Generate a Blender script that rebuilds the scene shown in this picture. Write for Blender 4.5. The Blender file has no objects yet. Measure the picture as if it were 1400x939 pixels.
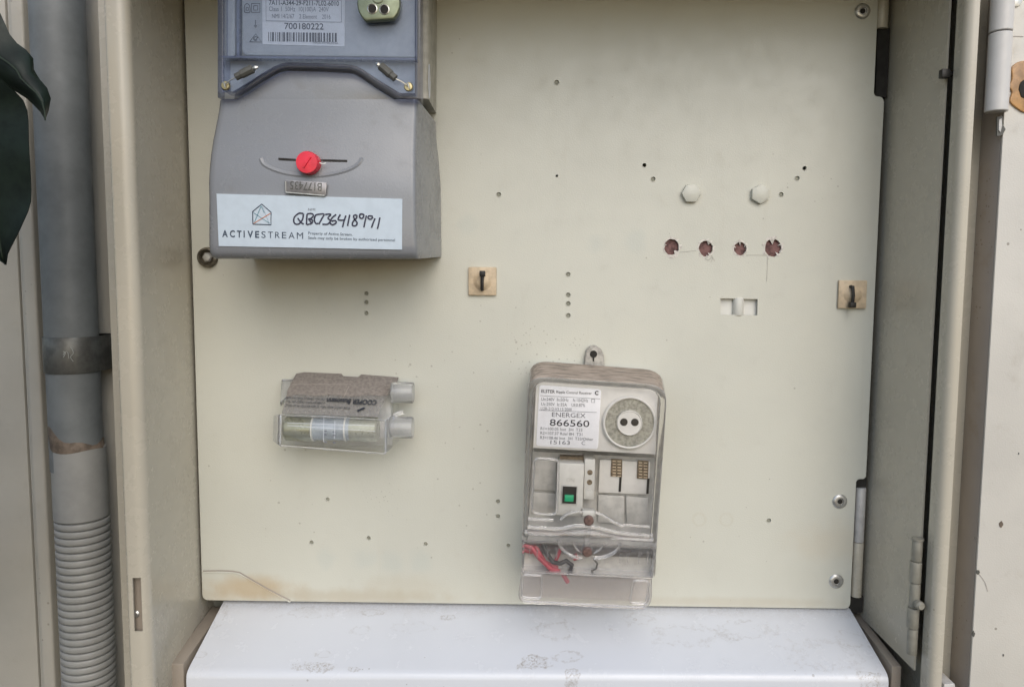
import bpy, bmesh, math, random
from mathutils import Vector, Matrix
random.seed(7)
R = math.radians
sc = bpy.context.scene

# ------------------------------------------------------------------ camera
F, CX, CY = 1020.0, 700.0, 469.5                 # focal length / centre in photo pixels (1400 x 939)
CAM = Vector((-0.005, -0.614, 0.0))
_p, _y, _r = R(4.86), R(-1.0), R(0.33)
FW = Vector((math.sin(_y)*math.cos(_p), math.cos(_y)*math.cos(_p), -math.sin(_p)))
_rt = Vector((math.cos(_y), -math.sin(_y), 0)); _up = _rt.cross(FW)
RT = math.cos(_r)*_rt + math.sin(_r)*_up
UP = -math.sin(_r)*_rt + math.cos(_r)*_up
cam = bpy.data.cameras.new('camera'); camo = bpy.data.objects.new('camera', cam)
sc.collection.objects.link(camo)
M = Matrix((RT, UP, -FW)).transposed().to_4x4(); M.translation = CAM
camo.matrix_world = M
cam.sensor_fit = 'HORIZONTAL'; cam.sensor_width = 36.0; cam.lens = 36.0*F/1400.0
cam.clip_start = 0.02; cam.clip_end = 500
sc.camera = camo

# ------------------------------------------------------------------ sky, sun, exposure
SUN_EL, SUN_ROT = R(38), R(164)
w = bpy.data.worlds.new('World'); sc.world = w; w.use_nodes = True
nt = w.node_tree; nt.nodes.clear()
sky = nt.nodes.new('ShaderNodeTexSky'); sky.sky_type = 'NISHITA'; sky.sun_disc = False
sky.sun_elevation = SUN_EL; sky.sun_rotation = SUN_ROT
sky.air_density = 1.0; sky.dust_density = 1.6; sky.ozone_density = 0.6
bg = nt.nodes.new('ShaderNodeBackground'); bg.inputs['Strength'].default_value = 0.125
wo = nt.nodes.new('ShaderNodeOutputWorld')
nt.links.new(sky.outputs[0], bg.inputs[0]); nt.links.new(bg.outputs[0], wo.inputs[0])
sl = bpy.data.lights.new('sun', 'SUN'); sl.energy = 0.75; sl.angle = R(52); sl.color = (1.0, 0.98, 0.94)
so = bpy.data.objects.new('sun', sl); sc.collection.objects.link(so)
sd = Vector((math.sin(SUN_ROT)*math.cos(SUN_EL), math.cos(SUN_ROT)*math.cos(SUN_EL), math.sin(SUN_EL)))
so.rotation_euler = sd.to_track_quat('Z', 'Y').to_euler(); so.location = sd*3
sc.view_settings.view_transform = 'Standard'; sc.view_settings.look = 'None'
sc.view_settings.gamma = 1.0; sc.view_settings.use_curve_mapping = False
sc.view_settings.exposure = 0.62
sc.render.engine = 'CYCLES'
sc.cycles.use_denoising = True
sc.cycles.transparent_max_bounces = 32; sc.cycles.max_bounces = 10; sc.cycles.diffuse_bounces = 6

# ------------------------------------------------------------------ photo geometry -> place
def ray(x, y): return RT*((x-CX)/F) - UP*((y-CY)/F) + FW
def at(x, y, Y):
    d = ray(x, y); return CAM + d*((Y-CAM.y)/d.y)
def atX(x, y, X):
    d = ray(x, y); return CAM + d*((X-CAM.x)/d.x)
def atP(x, y, P, N):
    d = ray(x, y); return CAM + d*((P-CAM).dot(N)/d.dot(N))
def mpp(Y): return (Y-CAM.y)/F                    # metres per photo pixel at depth Y

# ------------------------------------------------------------------ materials
MATS = {}
def newmat(name):
    m = bpy.data.materials.new(name); m.use_nodes = True; m.node_tree.nodes.clear()
    MATS[name] = m
    return m, m.node_tree
class G:
    def __init__(s, nt): s.nt = nt
    def n(s, t, **k):
        o = s.nt.nodes.new('ShaderNode'+t)
        for a, v in k.items(): setattr(o, a, v)
        return o
    def l(s, a, b): s.nt.links.new(a, b)
    def put(s, sock, v):
        if hasattr(v, 'is_linked') or hasattr(v, 'links'): s.l(v, sock)
        else: sock.default_value = v
    def pos(s): return s.n('NewGeometry').outputs['Position']
    def noise(s, vec, scale, detail=4, rough=0.55):
        o = s.n('TexNoise'); s.l(vec, o.inputs['Vector'])
        o.inputs['Scale'].default_value = scale; o.inputs['Detail'].default_value = detail
        o.inputs['Roughness'].default_value = rough
        return o.outputs['Fac']
    def voro(s, vec, scale):
        o = s.n('TexVoronoi'); s.l(vec, o.inputs['Vector']); o.inputs['Scale'].default_value = scale
        return o.outputs['Distance'], o.outputs['Color']
    def math(s, op, a, b=0.0, c=None):
        o = s.n('Math', operation=op); s.put(o.inputs[0], a); s.put(o.inputs[1], b)
        if c is not None: s.put(o.inputs[2], c)
        return o.outputs[0]
    def ramp(s, v, a, b, lo=0.0, hi=1.0):
        o = s.n('MapRange', interpolation_type='SMOOTHSTEP')
        s.l(v, o.inputs[0])
        for i, x in enumerate((a, b, lo, hi)): o.inputs[i+1].default_value = x
        return o.outputs[0]
    def mix(s, f, a, b, blend='MIX'):
        o = s.n('Mix', data_type='RGBA', blend_type=blend)
        s.put(o.inputs[0], f)
        for i, v in ((6, a), (7, b)):
            if isinstance(v, tuple): o.inputs[i].default_value = v if len(v) == 4 else (*v, 1)
            else: s.l(v, o.inputs[i])
        return o.outputs[2]
    def vec(s, op, a, b):
        o = s.n('VectorMath', operation=op)
        for i, v in ((0, a), (1, b)):
            if isinstance(v, tuple): o.inputs[i].default_value = v
            else: s.l(v, o.inputs[i])
        return o.outputs[0]
    def bump(s, h, strength, dist=0.001):
        o = s.n('Bump'); o.inputs['Strength'].default_value = strength; o.inputs['Distance'].default_value = dist
        s.l(h, o.inputs['Height']); return o.outputs[0]
    def out(s, sh):
        o = s.n('OutputMaterial'); s.l(sh, o.inputs[0])
    def pbr(s, color, rough=0.5, metal=0.0, normal=None, spec=0.5, coat=0.0, out=True):
        o = s.n('BsdfPrincipled')
        s.put(o.inputs['Base Color'], color if not isinstance(color, tuple) else (*color[:3], 1))
        s.put(o.inputs['Roughness'], rough); s.put(o.inputs['Metallic'], metal)
        s.put(o.inputs['Specular IOR Level'], spec)
        if normal is not None: s.l(normal, o.inputs['Normal'])
        if out: s.out(o.outputs[0])
        return o.outputs[0]

def paint(name, base, rough=0.45, grime=(0.30, 0.24, 0.16), grime_amt=0.25, speck=0.5, peel=0.25, speck_scale=170, extra=None, blotch=0.10):
    m, t = newmat(name); g = G(t); p = g.pos()
    n1 = g.noise(p, 7, 5); n2 = g.noise(p, 55, 5, 0.65)
    col = g.mix(g.ramp(n1, 0.35, 0.7), tuple(c*(1+blotch*0.5) for c in base), tuple(c*(1-blotch) for c in base))
    col = g.mix(g.math('MULTIPLY', g.ramp(n2, 0.56, 0.78), grime_amt), col, grime)
    d, c = g.voro(p, speck_scale)
    cl = g.ramp(g.noise(p, 9, 3), 0.46, 0.66)
    sep = g.n('SeparateColor'); g.l(c, sep.inputs[0])
    th = g.math('MULTIPLY', g.math('MULTIPLY', g.ramp(sep.outputs[0], 0.55, 1.0), 0.20), cl)
    dots = g.math('MULTIPLY', g.math('LESS_THAN', d, th), speck)
    col = g.mix(dots, col, tuple(x*0.45 for x in grime))
    if extra: col = extra(g, p, col)
    h = g.math('ADD', g.noise(p, 900, 2), g.math('MULTIPLY', g.noise(p, 25, 3), 0.9))
    rr = g.ramp(n2, 0.3, 0.8, rough-0.06, rough+0.14)
    g.pbr(col, rr, normal=g.bump(h, peel, 0.0006))
    return m

def blob(g, p, cx, cy, cz, rx, ry, rz, soft=1.0, wob=0.6, wscale=60):
    """soft patch of wear round a place on the sheet: 1 inside, 0 outside"""
    v = g.vec('SUBTRACT', p, (cx, cy, cz)); v = g.vec('DIVIDE', v, (rx, ry, rz))
    o = g.n('VectorMath', operation='LENGTH'); g.l(v, o.inputs[0])
    d = g.math('ADD', o.outputs['Value'], g.math('MULTIPLY', g.math('SUBTRACT', g.noise(p, wscale, 4), 0.5), wob*2))
    return d

def panel_extra(g, p, col):
    # rust coloured water stain in the lower left corner, faded bluish smudges, dusty specks along the bottom
    for (x, y, rx, rz, c, a) in ((345, 803, .045, .013, (.45, .33, .18), .62), (300, 815, .03, .009, (.46, .38, .26), .35),
                                 (480, 815, .11, .008, (.40, .33, .22), .40), (560, 800, .05, .012, (.46, .40, .29), .25), (1000, 822, .12, .005, (.42, .36, .26), .30), (1150, 740, .05, .02, (.55, .47, .34), .25), (1205, 250, .02, .10, (.50, .45, .35), .25)):
        q = at(x, y, 0)
        col = g.mix(g.math('MULTIPLY', g.ramp(blob(g, p, q.x, 0, q.z, rx, 1, rz), .2, 1.2, 1, 0), a), col, c)
    for (x, y, r) in ((445, 765, .011), (498, 765, .013), (537, 768, .012), (575, 765, .012), (637, 308, .012), (868, 330, .012), (815, 335, .009)):
        q = at(x, y, 0)
        col = g.mix(g.math('MULTIPLY', g.ramp(blob(g, p, q.x, 0, q.z, r, 1, r, wob=.8), .3, 1.1, 1, 0), .15), col, (.36, .44, .44))
    for (x, y) in ((956, 710), (993, 710)):
        q = at(x, y, 0)
        d = g.math('ABSOLUTE', g.math('SUBTRACT', blob(g, p, q.x, 0, q.z, .0052, 1, .0052, wob=.3, wscale=300), 1.0))
        col = g.mix(g.math('MULTIPLY', g.ramp(d, .0, .3, 1, 0), .13), col, (.42, .36, .22))
    mp = g.n('Mapping'); mp.inputs['Scale'].default_value = (120, 1, 5); g.l(p, mp.inputs['Vector'])
    runs = g.math('MULTIPLY', g.ramp(g.noise(mp.outputs[0], 1, 4, .6), .60, .80), g.ramp(g.noise(p, 6, 2), .40, .65))
    col = g.mix(g.math('MULTIPLY', runs, .16), col, (.38, .33, .24))
    mp = g.n('Mapping'); mp.inputs['Scale'].default_value = (30, 1, 900); mp.inputs['Rotation'].default_value = (0, .5, 0); g.l(p, mp.inputs['Vector'])
    scr = g.math('MULTIPLY', g.ramp(g.noise(mp.outputs[0], 1, 2, .5), .70, .76), g.ramp(g.noise(p, 14, 2), .5, .66))
    col = g.mix(g.math('MULTIPLY', scr, .20), col, (.36, .33, .27))
    # specks
    d, c = g.voro(g.vec('ADD', p, g.vec('MULTIPLY', g.n('TexNoise').outputs['Color'], (.004, .004, .004))), 330)
    sep = g.n('SeparateColor'); g.l(c, sep.inputs[0])
    dens = None
    for (x, y, rx, rz) in ((480, 800, .09, .03), (380, 450, .10, .06), (740, 480, .07, .035), (1020, 800, .12, .025), (560, 690, .1, .05)):
        q = at(x, y, 0)
        b = g.ramp(blob(g, p, q.x, 0, q.z, rx, 1, rz), .1, 1.1, 1, 0)
        dens = b if dens is None else g.math('MAXIMUM', dens, b)
    th = g.math('MULTIPLY', g.math('MULTIPLY', g.ramp(sep.outputs[1], .62, 1.0), .24), dens)
    col = g.mix(g.math('MULTIPLY', g.math('LESS_THAN', d, th), .38), col, (.14, .12, .08))
    return col

def cover_extra(g, p, col):
    # dried water rings and rust flecks on the white cover
    st = [(428, 911, 34, 5, .65, 1), (484, 914, 12, 3, .6, 1), (508, 836, 16, 5, .35, 0), (428, 836, 42, 8, .22, 0), (610, 842, 14, 5, .55, 1),
          (493, 862, 18, 6, .22, 0), (566, 857, 32, 7, .16, 0), (443, 896, 16, 4, .35, 0), (731, 904, 26, 8, .7, 1), (758, 860, 30, 12, .32, 0),
          (872, 843, 26, 8, .28, 0), (947, 866, 58, 14, .24, 0), (1017, 857, 48, 12, .28, 0), (1130, 892, 58, 20, .22, 0), (1165, 870, 26, 11, .24, 0),
          (774, 897, 24, 7, .42, 0), (783, 917, 14, 4, .6, 1), (1186, 918, 20, 4, .6, 1), (300, 845, 9, 16, .32, 0), (270, 896, 13, 4, .35, 0), (868, 843, 3, 2, .6, 1), (835, 858, 3, 1.5, .8, 1)]
    n = g.noise(p, 210, 5, .8); n3 = g.noise(p, 620, 4, .8)
    for (x, y, rx, ry, a, fl) in st:
        t = min(1, max(0, (y-828)/90)); q = at(x, y, -0.062*t)
        rX = rx*mpp(-.062*t); rY = ry/90*.066*1.1
        d = blob(g, p, q.x, q.y, 0, rX, rY, 10, wob=1.0, wscale=130)
        ring = g.ramp(g.math('ABSOLUTE', g.math('SUBTRACT', d, .8)), 0, .26, 1, 0)
        fac = g.math('MULTIPLY', ring, g.ramp(n, .40, .58))
        fac = g.math('MULTIPLY', fac, g.ramp(n3, .38, .6, .35, 1))
        if fl: fac = g.math('MAXIMUM', fac, g.math('MULTIPLY', g.ramp(d, .3, 1.0, 1, 0), g.ramp(n3, .50, .60)))
        col = g.mix(g.math('MULTIPLY', fac, a*.9), col, (.19, .135, .07))
        col = g.mix(g.math('MULTIPLY', g.math('MULTIPLY', g.ramp(d, .4, 1.1, 1, 0), g.ramp(n, .3, .7)), a*.12), col, (.38, .35, .29))
    b0 = g.ramp(blob(g, p, 0, .012, 0, 10, .020, 10, wob=.5), .3, 1.2, 1, 0)      # dust settled along the back
    col = g.mix(g.math('MULTIPLY', b0, g.ramp(n3, .35, .7, .1, .45)), col, (.30, .27, .22))
    return col

def simple(name, base, rough=0.5, metal=0.0, noise=0.12, scale=120, bump=0.08, spec=0.5):
    m, t = newmat(name); g = G(t); p = g.pos(); n = g.noise(p, scale, 4, .6)
    col = g.mix(g.ramp(n, .35, .68), tuple(min(1, c*(1+noise)) for c in base), tuple(c*(1-noise) for c in base))
    g.pbr(col, g.ramp(n, .3, .7, max(.03, rough-.06), rough+.08), metal, g.bump(n, bump, .0005), spec)
    return m

def clear(name, tint, milky=0.06, milk=(.6, .6, .6), rough=0.08, dust=0.0, dustcol=(.26, .218, .18), ior=1.45, scratch=.03):
    """thin moulded plastic: see-through, glossy, a little hazed; dust lies on faces that look up"""
    m, t = newmat(name); g = G(t); p = g.pos()
    n = g.noise(p, 260, 4, .6)
    tr = g.n('BsdfTransparent'); tr.inputs[0].default_value = (*tint, 1)
    gl = g.n('BsdfGlossy'); gl.inputs['Roughness'].default_value = rough; gl.inputs['Color'].default_value = (.9, .9, .9, 1)
    nb = g.bump(g.noise(p, 30, 2), .12, .0010); g.l(nb, gl.inputs['Normal'])
    lw_ = g.n('LayerWeight'); lw_.inputs['Blend'].default_value = .5
    frs = g.math('ADD', g.math('MULTIPLY', g.math('POWER', lw_.outputs['Facing'], 4.0), .7), .03)
    a = g.n('MixShader'); g.l(frs, a.inputs[0]); g.l(tr.outputs[0], a.inputs[1]); g.l(gl.outputs[0], a.inputs[2])
    df = g.n('BsdfDiffuse'); df.inputs[0].default_value = (*milk, 1)
    b = g.n('MixShader'); g.l(g.ramp(n, .35, .75, milky, milky+scratch), b.inputs[0]); g.l(a.outputs[0], b.inputs[1]); g.l(df.outputs[0], b.inputs[2])
    sh = b.outputs[0]
    if dust:
        sep = g.n('SeparateXYZ'); g.l(g.n('NewGeometry').outputs['Normal'], sep.inputs[0])
        st = g.n('Mapping'); st.inputs['Scale'].default_value = (60, 400, 400); g.l(p, st.inputs['Vector'])
        k = g.noise(st.outputs[0], 1.0, 5, .65)
        f = g.math('MULTIPLY', g.math('MULTIPLY', g.ramp(sep.outputs[2], .25, .75), dust), g.ramp(k, .25, .5, .55, 1))
        dd = g.n('BsdfDiffuse'); g.l(g.mix(g.ramp(k, .38, .62), dustcol, tuple(min(1, c*1.6) for c in dustcol)), dd.inputs[0])
        c = g.n('MixShader'); g.l(f, c.inputs[0]); g.l(sh, c.inputs[1]); g.l(dd.outputs[0], c.inputs[2]); sh = c.outputs[0]
    g.out(sh)
    return m

def glass(name, tint, rough=.03, dust=0.0, milk=.1, dustcol=(.26, .218, .18)):
    m, t = newmat(name); g = G(t); p = g.pos()
    gb = g.n('BsdfGlass'); gb.inputs['Color'].default_value = (*tint, 1); gb.inputs['Roughness'].default_value = rough; gb.inputs['IOR'].default_value = 1.42
    df = g.n('BsdfDiffuse'); df.inputs[0].default_value = (.78, .78, .78, 1)
    mx = g.n('MixShader'); mx.inputs[0].default_value = milk; g.l(gb.outputs[0], mx.inputs[1]); g.l(df.outputs[0], mx.inputs[2])
    sh = mx.outputs[0]
    if dust:
        sep = g.n('SeparateXYZ'); g.l(g.n('NewGeometry').outputs['Normal'], sep.inputs[0])
        st = g.n('Mapping'); st.inputs['Scale'].default_value = (60, 400, 400); g.l(p, st.inputs['Vector'])
        k = g.noise(st.outputs[0], 1.0, 5, .65)
        f = g.math('MULTIPLY', g.math('MULTIPLY', g.ramp(sep.outputs[2], .25, .75), dust), g.ramp(k, .25, .5, .6, 1))
        dd = g.n('BsdfDiffuse'); g.l(g.mix(g.ramp(k, .38, .62), dustcol, tuple(min(1, c*1.7) for c in dustcol)), dd.inputs[0])
        c = g.n('MixShader'); g.l(f, c.inputs[0]); g.l(sh, c.inputs[1]); g.l(dd.outputs[0], c.inputs[2]); sh = c.outputs[0]
    g.out(sh); return m
glass('glass_ridge', (.96, .955, .95), milk=.14); glass('glass_case', (.985, .98, .975), .02, .92, .04); glass('glass_fuse', (.98, .985, .985), milk=.16)
paint('panel_paint', (.575, .577, .508), .34, grime_amt=.10, speck=.35, extra=panel_extra, blotch=.05)
paint('cabinet_paint', (.49, .455, .372), .24, grime_amt=.05, speck=.35, peel=.12, blotch=.05)
paint('wall_paint', (.45, .43, .375), .55, grime_amt=.25, speck=.4)
paint('door_paint', (.62, .595, .535), .5, grime_amt=.22, speck=.6, speck_scale=120)
paint('shade_scratch_brown', (.36, .32, .285), .55, grime_amt=.4, speck=.5)  # shade of the door's return put into the brown; scratches and crease share it
paint('rail_paint', (.29, .25, .205), .55, grime_amt=.5, speck=.6)
paint('cover_white', (.61, .632, .668), .2, grime_amt=.05, speck=.4, peel=.12, extra=cover_extra, blotch=.03)
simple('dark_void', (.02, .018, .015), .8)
simple('back_board', (.24, .24, .20), .8)
simple('hinge_metal', (.50, .49, .47), .42, .1)
simple('barrel_white', (.60, .585, .56), .35, noise=.02)
simple('rivet_steel', (.52, .52, .50), .38, .75, scale=300)
simple('black_plastic', (.012, .011, .010), .5)
simple('tie_base', (.56, .45, .31), .55, scale=200)
simple('brass', (.42, .36, .20), .35, .85)
simple('dirty_steel', (.13, .115, .085), .5, .6, noise=.35, scale=300)
simple('filler', (.13, .062, .057), .7, noise=.45, scale=260, bump=.4)
simple('hole_grey', (.27, .27, .22), .8)
simple('chip_light', (.60, .60, .53), .5)
simple('faint_mark', (.40, .385, .34), .6)
simple('hinge_shaded', (.25, .24, .20), .4)  # darker than the cabinet paint, recess shade put into the hinge colour
simple('chip', (.60, .57, .52), .7, noise=.2, scale=300)
simple('label_cream', (.64, .64, .60), .4, noise=.03)
simple('white_plastic', (.60, .60, .55), .4, noise=.04)
paint('meter_grey', (.228, .237, .25), .23, grime=(.17, .165, .155), grime_amt=.45, speck=.55, speck_scale=330, peel=.14, blotch=.06)
simple('meter_face', (.32, .345, .37), .5, noise=.04)
simple('meter_base', (.40, .385, .33), .5)
simple('meter_rim', (.075, .085, .14), .25, noise=.1)
simple('sticker_blue', (.52, .60, .67), .45, noise=.03)
simple('label_white', (.60, .63, .67), .45, noise=.03)
simple('ink', (.02, .024, .035), .6)
simple('ink_grey', (.14, .15, .17), .6)
simple('ink_navy', (.035, .055, .09), .6)
simple('ink_teal', (.12, .28, .34), .6)
simple('ink_orange', (.55, .17, .06), .6)
simple('ink_pale', (.33, .41, .47), .6)
simple('marker', (.02, .02, .05), .55)
simple('port_green', (.20, .225, .15), .36, .55, noise=.1)
simple('red_plastic', (.72, .018, .045), .25, noise=.1)
simple('seal_tag', (.27, .26, .26), .42, .55, noise=.2)
simple('seal_body', (.085, .085, .075), .5)
simple('wire_steel', (.55, .55, .52), .35, .9)
simple('receiver_base', (.44, .43, .40), .5)
simple('lug_grey', (.38, .36, .32), .6, noise=.25, scale=250)
simple('receiver_face', (.68, .665, .625), .42, noise=.03)
simple('receiver_label', (.82, .825, .85), .4, noise=.02)
simple('port_grey', (.34, .34, .30), .42, .35, noise=.28, scale=350)
simple('switch_cream', (.56, .55, .51), .42, noise=.04)
simple('green_plastic', (.02, .32, .15), .35)
simple('terminal_brown', (.16, .12, .075), .6, noise=.4, scale=500)
simple('rust_screw', (.17, .11, .095), .5, .5, noise=.3, scale=400)
simple('red_wire', (.42, .045, .07), .45)
simple('black_wire', (.02, .02, .022), .45)
simple('fuse_gold', (.34, .345, .26), .3, .45, noise=.1)
simple('fuse_glass', (.36, .40, .43), .25, .1)
simple('fuse_back', (.55, .55, .53), .5)
simple('dust', (.225, .20, .178), .95, noise=.16, scale=420, bump=.5)
clear('dust_film', (.96, .96, .96), .30, (.36, .345, .325), .3, scratch=.25)
simple('pipe_grey', (.165, .178, .18), .5, noise=.10, scale=40)
simple('tube_grey', (.29, .29, .275), .5, noise=.08, scale=40)
simple('clamp_steel', (.13, .13, .12), .45, .5, noise=.2)
simple('sealant', (.15, .115, .085), .7, noise=.3, scale=150, bump=.6)
simple('leaf_backlit', (.007, .013, .008), .5, noise=.35, scale=60, spec=.3, bump=.3)  # near-black green, the backlit darkness is put into the colour
simple('leaf_vein', (.022, .034, .018), .55)
simple('stem_brown', (.07, .06, .035), .7)
simple('resin', (.40, .22, .085), .3, noise=.35, scale=90, bump=.5)
clear('clear_receiver', (.994, .993, .992), .0, (.7, .68, .66), .02, dust=.9, scratch=.012)
clear('clear_ridge', (.98, .975, .97), .03, (.72, .70, .70), .06)
clear('clear_skirt', (.96, .95, .95), .10, (.66, .62, .62), .04)
clear('clear_meter', (.88, .90, .935), .03, (.45, .5, .6), .06)
clear('clear_meter_edge', (.66, .69, .79), .16, (.13, .14, .20), .10)
clear('clear_fuse', (.985, .987, .987), .012, (.7, .7, .7), .05, scratch=.03)
clear('clear_fuse_edge', (.975, .98, .98), .07, (.72, .74, .74), .07)

# ------------------------------------------------------------------ objects
def wloc(o):
    v = Vector((0, 0, 0))
    while o is not None: v = v + o.location; o = o.parent
    return v
def tag(o, label=None, cat=None, group=None, kind=None):
    for k, v in (('label', label), ('category', cat), ('group', group), ('kind', kind)):
        if v: o[k] = v
    return o
def thing(name, loc, label, cat, group=None):
    o = bpy.data.objects.new(name, None); sc.collection.objects.link(o)
    o.location = loc; o.empty_display_size = .02
    return tag(o, label, cat, group)

class MB:
    """collects shapes in place coordinates; build() links them as one mesh object"""
    def __init__(s): s.bm = bmesh.new()
    def faces(s, vs, fs):
        v = [s.bm.verts.new(p) for p in vs]
        for f in fs:
            try: s.bm.faces.new([v[i] for i in f])
            except ValueError: pass
        return s
    def box(s, x0, x1, y0, y1, z0, z1):
        vs = [(x, y, z) for x in (x0, x1) for y in (y0, y1) for z in (z0, z1)]
        return s.faces(vs, [(0,1,3,2),(4,6,7,5),(0,4,5,1),(2,3,7,6),(0,2,6,4),(1,5,7,3)])
    def rings(s, rs, close=True, caps=True):
        n = len(rs[0]); v = [[s.bm.verts.new(p) for p in r] for r in rs]
        for a in range(len(rs)-1):
            for i in range(n if close else n-1):
                j = (i+1) % n
                s.bm.faces.new((v[a][i], v[a][j], v[a+1][j], v[a+1][i]))
        if caps and close:
            s.bm.faces.new(list(reversed(v[0]))); s.bm.faces.new(v[-1])
        return s
    def prism(s, poly, y0, y1):
        """poly: list of (X, Z); from y0 to y1"""
        return s.rings([[(x, y0, z) for x, z in poly], [(x, y1, z) for x, z in poly]])
    def pxprism(s, pts, yf, yb):
        """outline given as photo pixels on the plane yf (the front), pushed straight back to yb"""
        q = [at(x, y, yf) for x, y in pts]
        return s.prism([(p.x, p.z) for p in q], yf, yb)
    def tube(s, pts, r, n=10, caps=True, closed=False):
        pts = [Vector(p) for p in pts]; rs = r if isinstance(r, (list, tuple)) else [r]*len(pts)
        out = []; ref = None
        for i, p in enumerate(pts):
            if closed: t = pts[(i+1) % len(pts)]-pts[i-1]
            else: t = pts[min(i+1, len(pts)-1)]-pts[max(i-1, 0)]
            t.normalize()
            if ref is None: ref = Vector((0, 1, 0)) if abs(t.y) < .9 else Vector((1, 0, 0))
            a = t.cross(ref).normalized(); b = t.cross(a).normalized(); ref = -b if False else ref
            out.append([p + (a*math.cos(k*2*math.pi/n)+b*math.sin(k*2*math.pi/n))*rs[i] for k in range(n)])
        if closed: out.append(out[0]); return s._closed(out)
        return s.rings(out, True, caps)
    def _closed(s, out):
        n = len(out[0]); v = [[s.bm.verts.new(p) for p in r] for r in out[:-1]]
        for a in range(len(v)):
            b = (a+1) % len(v)
            for i in range(n):
                j = (i+1) % n; s.bm.faces.new((v[a][i], v[a][j], v[b][j], v[b][i]))
        return s
    def lathe(s, c, prof, axis='Y', n=24, caps=True):
        """profile (radius, distance along axis from c); axis 'Y' goes towards the viewer (-Y)"""
        c = Vector(c); rs = []
        A = {'Y': (Vector((1,0,0)), Vector((0,0,1)), Vector((0,-1,0))), 'Z': (Vector((1,0,0)), Vector((0,1,0)), Vector((0,0,1))),
             'X': (Vector((0,1,0)), Vector((0,0,1)), Vector((1,0,0)))}[axis]
        for r, h in prof:
            rs.append([c + A[2]*h + (A[0]*math.cos(k*2*math.pi/n)+A[1]*math.sin(k*2*math.pi/n))*max(r, 1e-5) for k in range(n)])
        return s.rings(rs, True, caps)
    def ribbon(s, pts, wd, n, lift=0.0):
        """flat stroke of width wd along pts lying on a plane with normal n"""
        pts = [Vector(p) for p in pts]; L = []
        for i, p in enumerate(pts):
            t = (pts[min(i+1, len(pts)-1)]-pts[max(i-1, 0)]).normalized(); b = t.cross(n).normalized()*wd/2
            L.append((p+b+n*lift, p-b+n*lift))
        for a, b in zip(L, L[1:]): s.faces([a[0], a[1], b[1], b[0]], [(0, 1, 2, 3)])
        return s
    def build(s, name, m, parent=None, bevel=0, seg=2, smooth=35, label=None, weld=False):
        bm = s.bm
        if weld: bmesh.ops.remove_doubles(bm, verts=bm.verts, dist=1e-6)
        bmesh.ops.recalc_face_normals(bm, faces=bm.faces)
        if bevel:
            ed = [e for e in bm.edges if len(e.link_faces) == 2 and e.calc_face_angle(0) > R(28)]
            bmesh.ops.bevel(bm, geom=ed, offset=bevel, segments=seg, profile=.5, affect='EDGES', clamp_overlap=True)
        return finish(bm, name, m, parent, smooth, label)

def finish(bm, name, m, parent, smooth=35, label=None):
    lo = Vector([min(v.co[i] for v in bm.verts) for i in range(3)]); hi = Vector([max(v.co[i] for v in bm.verts) for i in range(3)])
    c = (lo+hi)/2
    for v in bm.verts: v.co -= c
    me = bpy.data.meshes.new(name); bm.to_mesh(me); bm.free()
    if smooth:
        for p in me.polygons: p.use_smooth = True
        me.set_sharp_from_angle(angle=R(smooth))
    me.materials.append(MATS[m])
    o = bpy.data.objects.new(name, me); sc.collection.objects.link(o)
    o.parent = parent; o.location = c - wloc(parent)
    if label: o['label'] = label
    return o

def arc(cx, cz, r, a0, a1, n=6):
    return [(cx+r*math.cos(R(a0+(a1-a0)*i/n)), cz+r*math.sin(R(a0+(a1-a0)*i/n))) for i in range(n+1)]
def pxround(pts, r, n=5):
    """round the corners of a polygon of photo pixels; r one radius or one per corner"""
    out = []
    for i, p in enumerate(pts):
        ri = r[i] if isinstance(r, (list, tuple)) else r
        p = Vector((*p, 0)); a = Vector((*pts[i-1], 0)); b = Vector((*pts[(i+1) % len(pts)], 0))
        if ri <= 0: out.append((p.x, p.y)); continue
        da = (a-p); db = (b-p); ka = min(ri, da.length*.49); kb = min(ri, db.length*.49)
        q0 = p+da.normalized()*ka; q1 = p+db.normalized()*kb
        for k in range(n+1):
            t = k/n; q = q0*(1-t)**2 + p*2*t*(1-t) + q1*t*t; out.append((q.x, q.y))
    return out

FRONT = Vector((0, -1, 0))
def text(parent, s, p0, p1, hpx, m='ink', Y=None, plane=None, bold=0.0, lift=.00025, name='lettering', flip=False):
    """printed line: baseline from photo pixel p0 to p1, capital height hpx pixels, on the sheet at depth Y or on plane (P, N)"""
    cu = bpy.data.curves.new('t', 'FONT'); cu.body = s; cu.size = 1; cu.offset = bold; cu.resolution_u = 3; cu.fill_mode = 'FRONT'
    to = bpy.data.objects.new('t', cu); sc.collection.objects.link(to)
    dg = bpy.context.evaluated_depsgraph_get()
    me = bpy.data.meshes.new_from_object(to.evaluated_get(dg))
    bpy.data.objects.remove(to); bpy.data.curves.remove(cu)
    f = (lambda x, y: at(x, y, Y)) if plane is None else (lambda x, y: atP(x, y, *plane))
    N = FRONT if plane is None else plane[1]
    A, B = f(*p0), f(*p1); ux = (B-A); W = ux.length; ux.normalize(); uy = N.cross(ux).normalized()
    if uy.z < 0: uy = -uy
    hh = hpx*((A.y-CAM.y)/F)
    if flip: uy = -uy
    xs = [v.co.x for v in me.vertices]; x0, x1 = min(xs), max(xs)
    bm = bmesh.new(); bm.from_mesh(me); bpy.data.meshes.remove(me)
    for v in bm.verts:
        v.co = A + ux*((v.co.x-x0)/(x1-x0)*W) + uy*(v.co.y/.70*hh) + N*lift
    bmesh.ops.recalc_face_normals(bm, faces=bm.faces)
    return finish(bm, name, m, parent, 0)
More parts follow.
